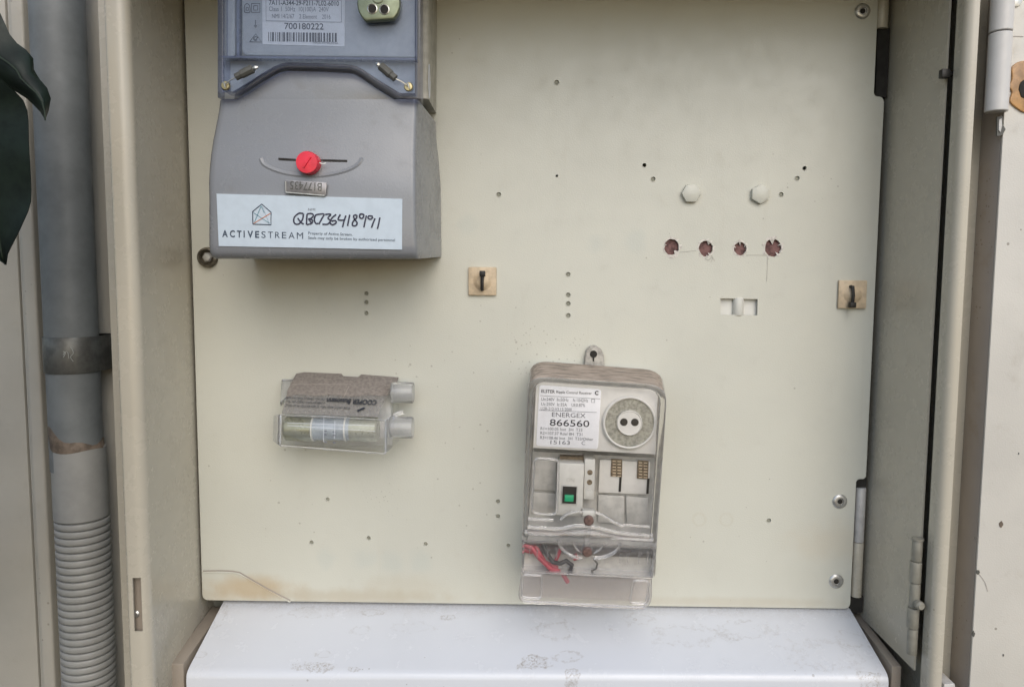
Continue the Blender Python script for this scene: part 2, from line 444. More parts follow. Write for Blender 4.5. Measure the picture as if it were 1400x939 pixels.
def strokes(parent, name, lines, wpx, m, Y=None, plane=None, lift=.0003, label=None):
    f = (lambda x, y: at(x, y, Y)) if plane is None else (lambda x, y: atP(x, y, *plane))
    N = FRONT if plane is None else plane[1]
    b = MB()
    for k, ln in enumerate(lines):
        q = [f(*p) for p in ln]
        b.ribbon(q, wpx*((q[0].y-CAM.y)/F), N, lift+k*.00001)
    return b.build(name, m, parent, smooth=0, label=label)
def scratches(parent, lines, wpx, m, Y, lift):
    for ln in lines: strokes(parent, 'scratch', [ln], wpx, m, Y, lift=lift)
def smoothline(pts, k=5):
    """Catmull-Rom through photo pixels"""
    P = [Vector((*p, 0)) for p in pts]; out = []
    for i in range(len(P)-1):
        a, b, c, d = P[max(i-1, 0)], P[i], P[i+1], P[min(i+2, len(P)-1)]
        for j in range(k):
            t = j/k
            q = .5*((2*b)+(c-a)*t+(2*a-5*b+4*c-d)*t*t+(3*b-a-3*c+d)*t**3); out.append((q.x, q.y))
    out.append((P[-1].x, P[-1].y)); return out

# ================================================================== the setting and the cabinet
ZT = .236                                         # underside of the cabinet's roof, out of view, lowered to shade the panel
wall = thing('house_wall', (-.5, .01, -.6), 'cream painted board wall of the house behind the grey conduit', 'wall')
bx = -.4255
for i, (x0, x1) in enumerate(((-.62, -.5005), (-.499, bx), (bx+.0015, -.32), (.318, .62))):
    MB().box(x0, x1, .0, .014, -.6, .6).build('board', 'wall_paint', wall, .0012)
MB().box(-.4145, -.4035, -.012, -.0002, -.6, .6).build('batten', 'wall_paint', wall, .002, 3)

cab = thing('meter_cabinet', (0, .03, -.40), 'beige sheet metal meter cabinet standing open around the panel', 'cabinet')
def profile(name, pts, z0, z1, m, parent, th=.0012, smooth=30):
    """folded sheet: a line in plan (x, y) drawn up from z0 to z1, th thick"""
    P = [Vector((x, y, 0)) for x, y in pts]; off = []
    for i, p in enumerate(P):
        t = (P[min(i+1, len(P)-1)]-P[max(i-1, 0)]).normalized(); off.append(p+Vector((-t.y, t.x, 0))*th)
    ring = [(p.x, p.y) for p in P]+[(p.x, p.y) for p in reversed(off)]
    return MB().rings([[(x, y, z0) for x, y in ring], [(x, y, z1) for x, y in ring]]).build(name, m, parent, smooth=smooth)
def cor(cx, cy, r, a0, a1, n=6): return [(cx+r*math.cos(R(a0+(a1-a0)*i/n)), cy+r*math.sin(R(a0+(a1-a0)*i/n))) for i in range(n+1)]
# left: outer flange against the wall, return, lip and inner wall folded from one sheet, with the lock slot cut into the lip
s0 = atX(184, 790, -.2905).z; slot_top = at(186, 789, -.0955).z; slot_bot = at(190, 862, -.0955).z
lw = [(-.2912, -.050), (-.2912, -.0935)] + cor(-.2897, -.0937, .0015, 180, 270, 4) + cor(-.2842, -.0892, .0060, 270, 360, 8)[0:] + [(-.2786, -.086), (-.2815, -.04), (-.2843, .03)]
lw_slot_a = [(-.2912, -.050), (-.2912, -.0935)] + cor(-.2897, -.0937, .0015, 180, 270, 4) + [(at(182.5, 800, -.0952).x, -.0952)]
lw_slot_b = cor(-.2842, -.0892, .0060, 292, 360, 8) + [(-.2786, -.086), (-.2815, -.04), (-.2843, .03)]
profile('side_wall', lw, slot_top, ZT+.004, 'cabinet_paint', cab, -.0012)
profile('side_wall', lw, -.42, slot_bot, 'cabinet_paint', cab, -.0012)
profile('lip', lw_slot_a, slot_bot, slot_top, 'cabinet_paint', cab, -.0012)
profile('side_wall', lw_slot_b, slot_bot, slot_top, 'cabinet_paint', cab, -.0012)
MB().box(-.2905, -.2820, -.091, -.0895, slot_bot-.002, slot_top+.002).build('slot_back', 'rail_paint', cab)
q = at(187, 838, -.0905); MB().lathe((q.x, -.0895, q.z), [(.0026, 0), (.0026, .0022), (.0016, .003)], n=16).build('bolt', 'rivet_steel', cab)
MB().box(-.3225, -.2914, -.050, -.0455, -.42, .32).build('flange', 'cabinet_paint', cab, .0014)
MB().box(-.3120, -.2916, -.0525, -.0502, at(160, 848, -.05).z, .32).build('flange_strip', 'cabinet_paint', cab, .0006)
# scratches on the left inner wall
def wallpt(x, y): return atX(x, y, -.2822) + Vector((.0012, 0, 0))
WN = Vector((1, -.06, 0)).normalized()
b = MB(); b.ribbon([atX(202, 775, -.2790), atX(214, 767, -.2797), atX(228, 756, -.2803)], .0007, WN); b.build('scratch', 'rail_paint', cab, smooth=0)
b = MB(); b.ribbon([atX(x, y, -.2803) for x, y in ((228, 780), (230.5, 786), (230.5, 794), (227, 802))], .0012, WN)
b.build('scratch', 'rail_paint', cab, smooth=0)
# right: plate on its own hinge, black gap, outer wall, lip, outer flange
RZ0, RZ1 = -.2885, ZT
MB().faces([(.2836, .03, RZ0+.004), (.2872, -.0738, RZ0), (.2872, -.0738, RZ1), (.2836, .03, RZ1), (.2851, .03, RZ0+.004), (.2887, -.0738, RZ0), (.2887, -.0738, RZ1), (.2851, .03, RZ1)],
           [(0,1,2,3),(4,7,6,5),(0,4,5,1),(1,5,6,2),(2,6,7,3),(0,3,7,4)]).build('hinged_plate', 'cabinet_paint', cab)
profile('side_wall', [(.3035, .03), (.3035, -.0725), (.2912, -.0812), (.2890, -.0822), (.2890, -.0905)] + cor(.2933, -.0903, .0045, 180, 270, 6) + [(.2952, -.0950), (.2957, -.0940), (.2957, -.069), (.318, -.069), (.318, .0)], -.42, .32, 'cabinet_paint', cab, -.0010)
MB().box(-.2855, .3045, .030, .034, -.42, .32).build('back_wall', 'back_board', cab)
MB().box(-.2900, .3030, -.150, .030, ZT+.005, ZT+.010).build('shading_roof', 'cabinet_paint', cab, .001)  # unseen top, set low and run past the lip to shade the panel
MB().box(-.2843, .3030, -.060, .029, -.420, -.416).build('cabinet_floor', 'cabinet_paint', cab)
# rails the white cover sits between
def rail(xa, xb, za):
    MB().faces([(x, y, z) for x in (xa, xb) for (y, z) in ((.022, za+.010), (-.0590, za), (-.0590, -.40), (.022, -.40))],
               [(0,1,2,3),(4,7,6,5),(0,4,5,1),(1,5,6,2),(2,6,7,3),(3,7,4,0)]).build('rail', 'rail_paint', cab, .0012)
rail(-.2815, -.2700, -.3000); rail(.2785, .2862, -.2935)
# knuckle hinge of the plate
hz = [at(1252, y, -.0775).z for y in (737, 766, 795, 829, 857, 893)]
hx = at(1250, 800, -.0772).x
hg = MB().lathe((hx, -.0785, hz[0]), [(.0042, 0), (.0042, .0014)], 'Z', 16).build('hinge_pin', 'hinge_shaded', cab)
for k in range(5):
    MB().lathe((hx-(.0004 if k % 2 else 0), -.0785, hz[k+1]+.0003), [(.0036+(.0005 if k % 2 else 0), 0), (.0036+(.0005 if k % 2 else 0), hz[k]-hz[k+1]-.0006)], 'Z', 18).build('hinge_knuckle', 'hinge_shaded', cab, .0003)
q = at(1259, 827, -.085); MB().lathe((q.x-.001, q.y, q.z), [(.0032, -.002), (.0032, .0016), (.002, .003)], 'Y', 14).build('stud', 'hinge_shaded', cab)
# black clip in the gap
q0 = at(1286, 101, -.079); q1 = at(1305, 102, -.081)
b = MB(); b.box(q0.x, q0.x+.006, q0.y-.002, q0.y+.003, q0.z-.003, q0.z+.003); b.box(q0.x+.004, q1.x, q0.y-.0012, q0.y+.0014, q0.z-.0019, q0.z+.0015)
b.build('gap_clip', 'black_plastic', cab, .0007)
# hinge pins of the mounting panel, upper and lower
for (x, ya, yb, ym, mt) in ((1206, -30, 40, None, 'cabinet_paint'), (1175, 667, 815, 741, 'hinge_metal')):
    a = at(x+1, ya, .003); c = at(x-(3 if ym else 0), yb, .003)
    cx = (a.x+c.x)/2
    if ym:
        zm = at(x, ym, .003).z
        MB().lathe((cx, .004, zm+.0004), [(.0043, 0), (.0043, a.z-zm)], 'Z', 18).build('hinge_knuckle', 'hinge_metal', cab, .0004)
        MB().lathe((cx, .004, c.z), [(.0044, 0), (.0044, zm-c.z)], 'Z', 18).build('hinge_knuckle', 'cabinet_paint', cab, .0004)
    else:
        MB().lathe((cx, .004, c.z), [(.0052, 0), (.0052, a.z-c.z)], 'Z', 18).build('hinge_knuckle', 'cabinet_paint', cab, .0004)

for pts in ([(1199, 40), (1216, 40), (1212, 134), (1196, 132)], [(1167, 655), (1184, 653), (1183, 668), (1166, 668)], [(1161, 816), (1180, 814), (1180, 836), (1160, 838)]):  # added black blocks stand in for the shade behind the hinge notches
    q = [at(x, y, .0045) for x, y in pts]; MB().prism([(min(p.x, .2832), p.z) for p in q], .0032, .012).build('shade_block', 'dark_void', cab, smooth=0)
# ------------------------------------------------------------------ the open door at the right edge
dr = thing('cabinet_door', (.33, -.08, -.42), 'open cream cabinet door with chipped paint at the right edge', 'door')
DX = .3165
MB().box(DX, .50, -.0945, -.0925, -.42, .32).build('door_sheet', 'door_paint', dr, .0008)
MB().box(DX+.0001, DX+.0016, -.0924, -.0660, -.42, .32).build('door_edge', 'shade_scratch_brown', dr, .0004)  # return face, its shade painted in as brown
HB = at(1357, 153, -.098)
for (y0, y1) in ((-60, 44), (46, 153)):
    a = at(1357, y0, -.098); c = at(1357, y1, -.098)
    MB().lathe((.3094, -.0972, c.z), [(.0066, 0), (.0070, .0005), (.0070, a.z-c.z-.0005), (.0066, a.z-c.z)], 'Z', 28).build('hinge_barrel', 'barrel_white', dr)
def irregular(cx, cy, r, n, jit, Y, sx=1, sy=1):
    return [(cx+sx*r*(1+random.uniform(-jit, jit))*math.cos(2*math.pi*k/n), cy+sy*r*(1+random.uniform(-jit, jit))*math.sin(2*math.pi*k/n)) for k in range(n)]
glue = smoothline([(1383, 92), (1392, 85), (1404, 84), (1420, 95), (1424, 120), (1418, 148), (1402, 154), (1388, 146), (1381, 138), (1384, 126), (1380, 118), (1384, 108), (1383, 92)], 4)[:-1]
gl = MB().pxprism(glue, -.0960, -.0944).build('resin_blob', 'resin', dr, .0006, 3, 60)
MB().pxprism(irregular(1404, 122, 13, 16, .1, 0, .8, 1.1), -.0966, -.0958).build('hole', 'dark_void', gl, .0003)
# broken edge of the door below the barrel
MB().pxprism([(1363, 160), (1371, 159), (1371, 170), (1375, 177), (1371, 184), (1367, 186), (1363, 186)], -.0952, -.0940).build('paint_chip', 'seal_body', dr)
MB().pxprism([(1366, 164), (1369.5, 162), (1370, 172), (1368, 181), (1365.5, 178)], -.0958, -.0951).build('broken_edge', 'hinge_metal', dr)
for (x, y, r) in ((1369, 717, 3.4), (1337, 782, 2.6), (1331, 866, 3.0), (1372, 895, 1.4), (1334, 736, 1.2), (1393, 620, 1.2)):
    MB().pxprism(irregular(x, y, r, 9, .35, 0, .8, 1.2), -.0949, -.0944).build('paint_chip', 'sealant' if r > 3.2 else 'seal_body', dr, smooth=0)
scratches(dr, [smoothline([(1338, 784), (1346, 795), (1350, 808)]), [(1382, 50), (1399, 50.5)]], .8, 'shade_scratch_brown', -.0945, .0003)
MB().pxprism([(1291, 935), (1306, 934), (1309, 955), (1288, 955)], -.092, -.075).build('catch', 'hinge_metal', dr, .001)
b = MB(); q = at(1388, 2, -.0945); b.lathe((q.x, -.0945, q.z), [(.0042, 0), (.0038, .0012), (.002, .0016)], n=16); b.build('rivet', 'rivet_steel', dr)

# ================================================================== mounting panel with real drilled holes
pan = thing('mounting_panel', (0, .001, -.275), 'flat cream metal panel drilled with small holes that carries the meters', 'panel')
PB = at(277, 820, 0)
def X_(x, y): return at(x, y, 0).x
def Z_(x, y): return at(x, y, 0).z
zb = -.2750; xl = -.2802
nz = Z_(1183, 655); xr = X_(1193, 470); xn = X_(1164, 800); uz = Z_(1210, 132); ux_ = X_(1197, 90)
rr = .005
out = arc(xl+rr, zb+rr, rr, 180, 270) + arc(xn-rr, zb+rr, rr, 270, 360) + [(xn, nz-.0035)] + list(reversed(arc(xn+.0035, nz-.0035, .0035, 90, 180, 4))) + [(xr-.002, nz), (xr, nz+.002), (xr, uz-.004)] \
    + arc(xr-.004, uz-.004, .004, 0, 90, 4) + list(reversed(arc(ux_+.003, uz+.003, .003, 180, 270, 4))) + [(ux_, ZT-.002), (xl, ZT-.002)]
bp = MB().prism(out, 0.0, .0022)
plate = bp.build('plate', 'panel_paint', pan, .0007, 2)
HOLES = [(761, 113, 3), (682, 266, 3), (761.5, 240.5, 1.6), (881, 226, 2.6), (893, 245, 3), (1100, 230, 2.6), (1090, 244, 3), (1068, 266, 3), (501, 401, 2.9), (501, 413, 2.9), (501, 428, 2.9),
         (777, 375, 3), (777, 403, 3), (777, 415, 3), (777, 431, 3), (448, 682, 2.8), (426, 741, 2.8), (504, 735, 2.8), (582, 743, 2.8), (681, 685, 3), (681, 705, 3), (695, 745, 2.8), (1051, 711, 3),
         (811, 486, 3), (639, 290, .1)]
BIG = [(918, 338, 10, 11), (965, 340, 9.5, 10.5), (1012, 340, 8.5, 9.0), (1057, 339, 11.5, 12)]
cut = MB()
for (x, y, r) in HOLES[:-1]:
    q = at(x, y, 0); rad = r*mpp(0)
    cut.prism([(q.x+rad*math.cos(k*math.pi/8), q.z+rad*math.sin(k*math.pi/8)) for k in range(16)], -.004, .008)
big_polys = []
for (x, y, rx, ry) in BIG:
    poly = [(x+rx*(1+random.uniform(-.07, .07))*math.cos(2*math.pi*k/18), y+ry*(1+random.uniform(-.07, .07))*math.sin(2*math.pi*k/18)) for k in range(18)]
    big_polys.append(poly); q = [at(a, c, 0) for a, c in poly]; cut.prism([(p.x, p.z) for p in q], -.004, .008)
q = [at(a, c, 0) for a, c in ((985, 408), (1036, 409), (1035.5, 431), (985, 430))]; cut.prism([(p.x, p.z) for p in q], -.004, .008)
co = cut.build('cutter', 'dark_void', None, smooth=0)
md = plate.modifiers.new('holes', 'BOOLEAN'); md.object = co; md.operation = 'DIFFERENCE'; md.solver = 'EXACT'
bpy.context.view_layer.update()
me = bpy.data.meshes.new_from_object(plate.evaluated_get(bpy.context.evaluated_depsgraph_get()))
plate.modifiers.clear(); plate.data = me; bpy.data.objects.remove(co)
me.materials.clear(); me.materials.append(MATS['panel_paint'])
for p in me.polygons: p.use_smooth = False
MB().box(-.272, .262, .0071, .0111, -.268, ZT-.004).build('backing_board', 'back_board', pan)
for (x, y, r) in HOLES[:-2]:
    q = at(x, y, 0); rad = r*mpp(0)
    if r > 2.65: MB().lathe((q.x, .0040, q.z), [(rad*.98, 0), (rad*.98, .0030), (rad*.5, .0033), (.0001, .0033)], n=14).build('hole_plug', 'hole_grey', pan)
    MB().lathe((q.x, -.0001, q.z), [(rad*1.28, -.0001), (rad*1.2, .00022), (rad*1.04, .00025), (rad*1.0, .0001), (rad*1.0, -.0003)], n=16, caps=False).build('hole_burr', 'chip_light', pan)
# rivets (flange + pin)
for (x, y) in ((1179, 16), (1148, 685), (1143, 794)):
    q = at(x, y, 0)
    rv = MB().lathe((q.x, 0, q.z), [(.0060, 0), (.0061, .0006), (.0054, .0013), (.0042, .0017), (.0030, .0017), (.0026, .0007), (.0001, .0006)], n=28).build('rivet', 'rivet_steel', pan, smooth=50)
    MB().lathe((q.x, -.0004, q.z), [(.0021, 0), (.0021, .0006), (.0012, .0009)], n=14).build('rivet_pin', 'dark_void', rv)
# brass cup washer and bolt half hidden by the grey meter
q = at(285, 352, 0)
rv = MB().lathe((q.x, 0, q.z), [(.0080, 0), (.0084, .0015), (.0078, .0042), (.0064, .0046), (.0052, .003), (.0048, .0012), (.0001, .0010)], n=28).build('cup_washer', 'dirty_steel', pan, smooth=50)
MB().lathe((q.x+.0006, -.0012, q.z), [(.0042, 0), (.0042, .0026), (.0030, .0036), (.0001, .0038)], n=6).build('bolt', 'rivet_steel', rv)
# hexagonal plugs
for (x, y, rot) in ((944, 265, 0), (1038, 266, 30)):
    q = at(x, y, 0); r = 13.2*mpp(0)
    b = MB().prism([(q.x+r*math.cos(R(60*k+rot)), q.z+r*math.sin(R(60*k+rot))) for k in range(6)], -.0042, -.0001)
    b.build('hexagonal_plug', 'panel_paint', pan, .0008, 2)
# reddish filled holes with scraped paint round them
for poly, (x, y, rx, ry) in zip(big_polys, BIG):
    q = [at(a, c, 0) for a, c in irregular(x, y, 1, 18, 0, 0, rx*1.06, ry*1.06)]
    pl = MB().prism([(p.x, p.z) for p in q], .0024, .0070).build('filler_plug', 'filler', pan, smooth=0)
    # shreds of torn paint hanging into the hole, each an uneven flake
    b = MB()
    for k in range(4):
        a = random.uniform(0, 6.28); l = random.uniform(.15, .6); wd = random.uniform(.10, .32)
        P0 = (x+rx*1.05*math.cos(a-wd), y+ry*1.05*math.sin(a-wd)); P1 = (x+rx*1.05*math.cos(a+wd), y+ry*1.05*math.sin(a+wd))
        P2 = (x+rx*(1-l)*math.cos(a+random.uniform(-.3, .3)), y+ry*(1-l)*math.sin(a+random.uniform(-.3, .3)))
        v = [at(*P0, -.0002), at(*P1, -.0002), at(*P2, .0012)]
        b.faces(v+[t+Vector((0, .0003, 0)) for t in v], [(0,1,2),(3,5,4),(0,3,4,1),(1,4,5,2),(2,5,3,0)])
    b.build('torn_paint', 'chip', pan, smooth=0)
    ring = []
    for k in range(26):
        a = 2*math.pi*k/26; ring.append((a, 1.0+random.uniform(0, .05), 1.16+random.uniform(0, .30)))
    b = MB()
    vi = [[at(x+rx*i*math.cos(a), y+ry*i*math.sin(a), -.0003), at(x+rx*o_*math.cos(a), y+ry*o_*math.sin(a), -.00012)] for a, i, o_ in ring]
    for k in range(26):
        if random.random() < .72: j = (k+1) % 26; b.faces([vi[k][0], vi[k][1], vi[j][1], vi[j][0]], [(0,1,2,3)])
    b.build('chipped_rim', 'chip', pan, smooth=0)
scratches(pan, [smoothline([(929, 345), (940, 344), (952, 343)]), smoothline([(1020, 349), (1035, 349), (1049, 349)]), smoothline([(1049, 350), (1049, 366), (1048, 385)]),
                         smoothline([(963, 352), (968, 356), (973, 352), (977, 357)]), smoothline([(970, 347), (974, 352), (972, 358)])], .8, 'faint_mark', 0, .0002)
# white clip behind the oblong cut-out
z0, z1 = Z_(1010, 432), Z_(1010, 406); x0, x1 = X_(982, 420), X_(1039, 420)
MB().box(x0, x1, .0042, .0070, z0, z1).build('slot_bracket', 'label_cream', pan)
qm = at(1010, 420, 0)
MB().lathe((qm.x+.0003, .0034, z0+.0005), [(.0046, 0), (.0046, z1-z0-.001)], 'Z', 20).build('slot_pin', 'white_plastic', pan, .0003)
# folded crease across the lower left corner
cr = [at(*p, 0) for p in ((277.5, 780), (300, 779.5), (318, 780), (328, 782), (345, 792), (365, 803.5), (385, 814), (397, 820))]
b = MB(); b.ribbon(cr, .0011, FRONT, .0003); b.build('crease', 'shade_scratch_brown', pan, smooth=0)
b = MB(); b.tube([p+Vector((0, -.0002, -.0016)) for p in cr], .0006, 6); b.build('crease_fold', 'panel_paint', pan)

# ------------------------------------------------------------------ white sheet metal cover below the panel
cov = thing('white_cover', (0, -.05, -.40), 'white sheet metal cover with dried water stains below the panel', 'cover')
def covpt(sx, Y):
    t = -Y/.0640; zl = -.2800 + (-.3052+.2800)*t; zr = -.2772+(-.2992+.2772)*t
    xl_ = -.2640+(-.2660+.2640)*t; xr_ = .2725+(.2742-.2725)*t
    return Vector((xl_+(xr_-xl_)*sx, Y, zl+(zr-zl)*sx))
rows = []
prof = [.028, .0, -.03, -.058, -.0612, -.0632, -.0645]
for sx in (0, .25, .5, .75, 1):
    r = [covpt(sx, Y) for Y in prof[:4]]
    c = covpt(sx, -.058)
    r += [c+Vector((0, -.0032, -.0016)), c+Vector((0, -.0052, -.0038)), c+Vector((0, -.0060, -.0070)), c+Vector((0, -.0066, -.09))]
    rows.append(r+[p+Vector((0, .0012 if k > 3 else 0, -.0015)) for k, p in reversed(list(enumerate(r)))])
MB().rings(rows).build('cover_sheet', 'cover_white', cov, smooth=50)

# ================================================================== the grey electricity meter
mt = thing('electricity_meter', tuple(at(440, 345, -.03)), 'large grey electricity meter with blue tinted window and red seal', 'meter')
# base housing (beige side seen at the right)
def rrect(x0, x1, y0, y1, z, rl=.004, rr_=.003):
    """plan section: y1 is the front"""
    def c(cx, cy, r, a0, a1): return [(cx+r*math.cos(R(a0+(a1-a0)*k/4)), cy+r*math.sin(R(a0+(a1-a0)*k/4)), z) for k in range(5)]
    return [(x0, y0, z)] + c(x0+rl, y1+rl, rl, 180, 270) + c(x1-rr_, y1+rr_, rr_, 270, 360) + [(x1, y0, z)]
rowsb = []
for (py, xa, xb) in ((-60, 300, 595), (139, 300, 594)):
    l = at(xa, py, -.075); r = at(xb, py, -.012)
    rowsb.append(rrect(l.x, r.x, -.001, -.0500, at(440, py, -.04).z))
MB().rings(rowsb).build('housing', 'meter_base', mt, smooth=40)
lk = at(577, 112, -.045)
q = [Vector((at(594, 112, -.012).x+.0003, -.046+.0075*math.cos(2*math.pi*k/20)*.5, lk.z+.0125*math.sin(2*math.pi*k/20))) for k in range(20)]
MB().tube(q, .0003, 5, closed=True).build('oval_mark', 'label_white', mt)
# grey terminal cover: sections from the top (under the window) to the rounded bottom
secs = [(136, 297, 571, 594, -.0790), (142, 296.5, 570.5, 594, -.0794), (152, 295, 570, 594, -.0799), (170, 291.5, 569, 595, -.0808), (190, 287.5, 568.5, 597, -.0826), (210, 284.5, 568, 598.5, -.0850),
        (230, 282.5, 568, 600, -.0876), (250, 281.5, 568, 600.5, -.0894), (270, 282, 568, 601, -.0900), (310, 282, 568, 601, -.0905), (335, 282, 569, 601.5, -.0905), (344, 283, 569.5, 601.5, -.0900), (350, 284.5, 570, 601.5, -.0885), (354, 288, 571, 601, -.0850)]
rowsm = []
for (py, xa, xb, xs, Y) in secs:
    l = at(xa, py, Y); r = at(xb, py, Y); bk = at(xs, py if py < 340 else py-8, -.012)
    z = at(440, py, Y).z; tilt = (r.z-l.z)
    sec = rrect(l.x, r.x, -.0, Y, 0, .0065, .0030)
    row = []
    for (x, y, _) in sec:
        k = (Y-y)/Y if Y else 0                      # 0 at the front, 1 at the panel
        k = min(1, max(0, (y-Y)/(-.012-Y)))
        X = x
        if x > (l.x+r.x)/2: X = x + (bk.x-r.x)*k
        else: X = x - .0005*k
        zz = z + (x-(l.x+r.x)/2)/(r.x-l.x)*tilt
        if py > 335: zz += .004*k
        row.append((X, max(y, Y) if k < 1 else -.001, zz))
    rowsm.append(row)
MB().rings(rowsm).build('terminal_cover', 'meter_grey', mt, smooth=45)
MB().pxprism([(318, 139), (340, 125), (360, 112), (375, 103), (383, 99), (392, 97), (436, 98), (478, 100), (486, 102), (494, 107), (515, 121), (545, 139.5), (545, 144), (318, 144)], -.0788, -.0600).build('terminal_cover_hump', 'meter_grey', mt, .0006, 2, 40)
# blue tinted window with its humped lower edge
hump = [(297, 134), (320, 134), (340, 122), (360, 109), (375, 100), (383, 96), (392, 94), (436, 95), (478, 97), (486, 99.5), (494, 104), (515, 118), (545, 136), (575, 138)]
YW = -.0860
win_top = [(575, -70), (297, -70)]
inner = [(305, 125), (318, 125), (338, 113), (358, 100), (374, 91), (383, 87.5), (392, 85.5), (436, 86.5), (478, 88.5), (488, 91), (497, 96), (518, 110), (546, 127), (567, 128)]
b = MB(); o_ = [at(x, y, YW) for x, y in hump+win_top]; i_ = [at(x, y, YW) for x, y in inner+[(567, -62), (305, -62)]]
n = len(o_)
back = Vector((0, .013, 0))
b.rings([[p+back for p in o_], o_, i_, [p+back for p in i_]], caps=False)
b.build('window_rim', 'clear_meter_edge', mt, .0008, 2)
b = MB(); b.pxprism(inner+[(567, -62), (305, -62)], YW+.0008, YW+.0022); b.build('window', 'clear_meter', mt, smooth=20)
# behind the window: lower plate, main face and the vertical channel at the left
MB().pxprism([(303, 126), (318, 127), (338, 115), (358, 102), (374, 93), (392, 88), (478, 91), (497, 98), (518, 112), (546, 129), (568, 130), (568, 80), (303, 80)], -.0715, -.0700).build('lower_plate', 'meter_face', mt, smooth=20)
face = MB().pxprism(pxround([(331, -62), (331, 76), (570, 79), (570, -62)], [0, 9, 2, 0]), -.0790, -.0720).build('face_plate', 'meter_face', mt, .0009, 3)
MB().pxprism([(309, -62), (309, 77), (321, 77), (321, -62)], -.0775, -.0720).build('channel', 'meter_face', mt, .0008)
b = MB(); b.pxprism([(303, 76.5), (570, 79.5), (570, 82.5), (303, 79.5)], -.0785, -.0720); b.build('divider', 'meter_rim', mt)
MB().pxprism([(323.5, -62), (323.5, 77), (327.5, 77), (327.5, -62)], -.0770, -.0725).build('channel_seam', 'meter_rim', mt)
YF = -.0790
# rating label
lab = MB().pxprism([(358, -50), (471.5, -50), (471, 64), (359, 61)], YF-.0003, YF-.00002).build('rating_label', 'label_white', mt, smooth=0)
YL = YF-.0003
text(lab, '7A11-A344-29-F211-7L02-6010', (368, 7.3), (463.5, 8.6), 6.2, 'ink', YL, bold=.012)
text(lab, 'Class 1  50Hz  10(100)A  240V', (368, 15.8), (449.5, 16.6), 6.0, 'ink_grey', YL)
text(lab, 'NMI 14/2/67    2 Element    2016', (372, 25.4), (452, 26.4), 5.6, 'ink_grey', YL)
text(lab, '700180222', (389, 40.2), (442.5, 41.0), 8.0, 'ink', YL, bold=.012)
text(lab, 'MADE IN MALAYSIA', (429, 60.2), (462.5, 61.0), 3.0, 'ink_grey', YL)
text(lab, 'ELECTRICITY METER  kWh', (368, -3.5), (463, -2.6), 5.5, 'ink_grey', YL)
strokes(lab, 'rule', [[(363.5, -30), (364, 29)], [(364, 29), (467, 31)], [(467, 31), (466.6, -30)], [(364, 0.2), (466, 1.2)]], .55, 'ink_grey', YL)
b = MB(); x = 367.0
random.seed(3)
while x < 461:
    wd = random.choice((1.0, 1.0, 1.8, 2.6)); y0 = 44.5+(x-367)*.012
    b.faces([at(x, y0, YL)+FRONT*.0003, at(x+wd, y0, YL)+FRONT*.0003, at(x+wd, y0+12.6, YL)+FRONT*.0003, at(x, y0+12.6, YL)+FRONT*.0003], [(0,1,2,3)])
    x += wd+random.choice((.9, 1.2, 1.9))
b.build('barcode', 'ink', lab, smooth=0)
random.seed(11)
# symbols on the face
def rect(a, c, e, f): return [(a, c), (e, c), (e, f), (a, f), (a, c)]
strokes(face, 'symbol', [rect(344, 5.5, 355.5, 17.5), rect(347, 8.5, 352.5, 14.5), smoothline([(334.5, 17.5), (334.5, 9), (338, 5.5), (341.5, 9), (341.5, 17.5), (334.5, 17.5)]), rect(336.8, 11, 339.8, 15),
                         [(349.5, 28), (349.5, 37)], [(347.8, 35), (349.5, 38.5), (351.2, 35)], [(341.5, 57.8), (349.8, 47), (358, 58.2), (341.5, 57.8)],
                         smoothline([(352.5, 52), (349.5, 50.8), (347, 53), (348.5, 56), (351.5, 55.5)]), [(348, 53.5), (350, 55), (353.5, 51)]], 1.0, 'ink', YF)
# optical port: round metal plate with a flat lower edge
pc = (517.5, 4.0); pr_ = 29.5
pts = [(pc[0]+pr_*math.cos(R(a)), pc[1]+pr_*1.06*math.sin(R(a))) for a in range(-240, 60, 10)]
pts = [(x, min(y, 33.5)) for x, y in pts]
pts = [(pc[0]+pr_*math.cos(R(a)), pc[1]+pr_*1.06*math.sin(R(a))) for a in range(-234, 56, 10)]
port = MB().pxprism(pts, YW-.0052, YW+.0002).build('optical_port', 'port_green', mt, .0011, 3, 40)
for (x, y, r, mm) in ((509, 12.5, 6.0, 'dark_void'), (525.5, 13.5, 6.0, 'dark_void'), (516.5, -3, 7.0, 'port_green')):
    q = at(x, y, YW-.0054); k = r*mpp(YW)
    pr2 = MB().lathe((q.x, YW-.0050, q.z), [(k*1.12, 0), (k*1.12, .0006), (k*.95, .0008), (k*.95, .0003), (.0001, .0003)], n=24).build('port_ring', 'wire_steel' if mm == 'dark_void' else 'port_green', port, smooth=30)
    if mm == 'dark_void': MB().lathe((q.x, YW-.0050, q.z), [(k*.9, 0), (k*.9, .00055), (.0001, .0006)], n=24).build('port_hole', 'dark_void', pr2)
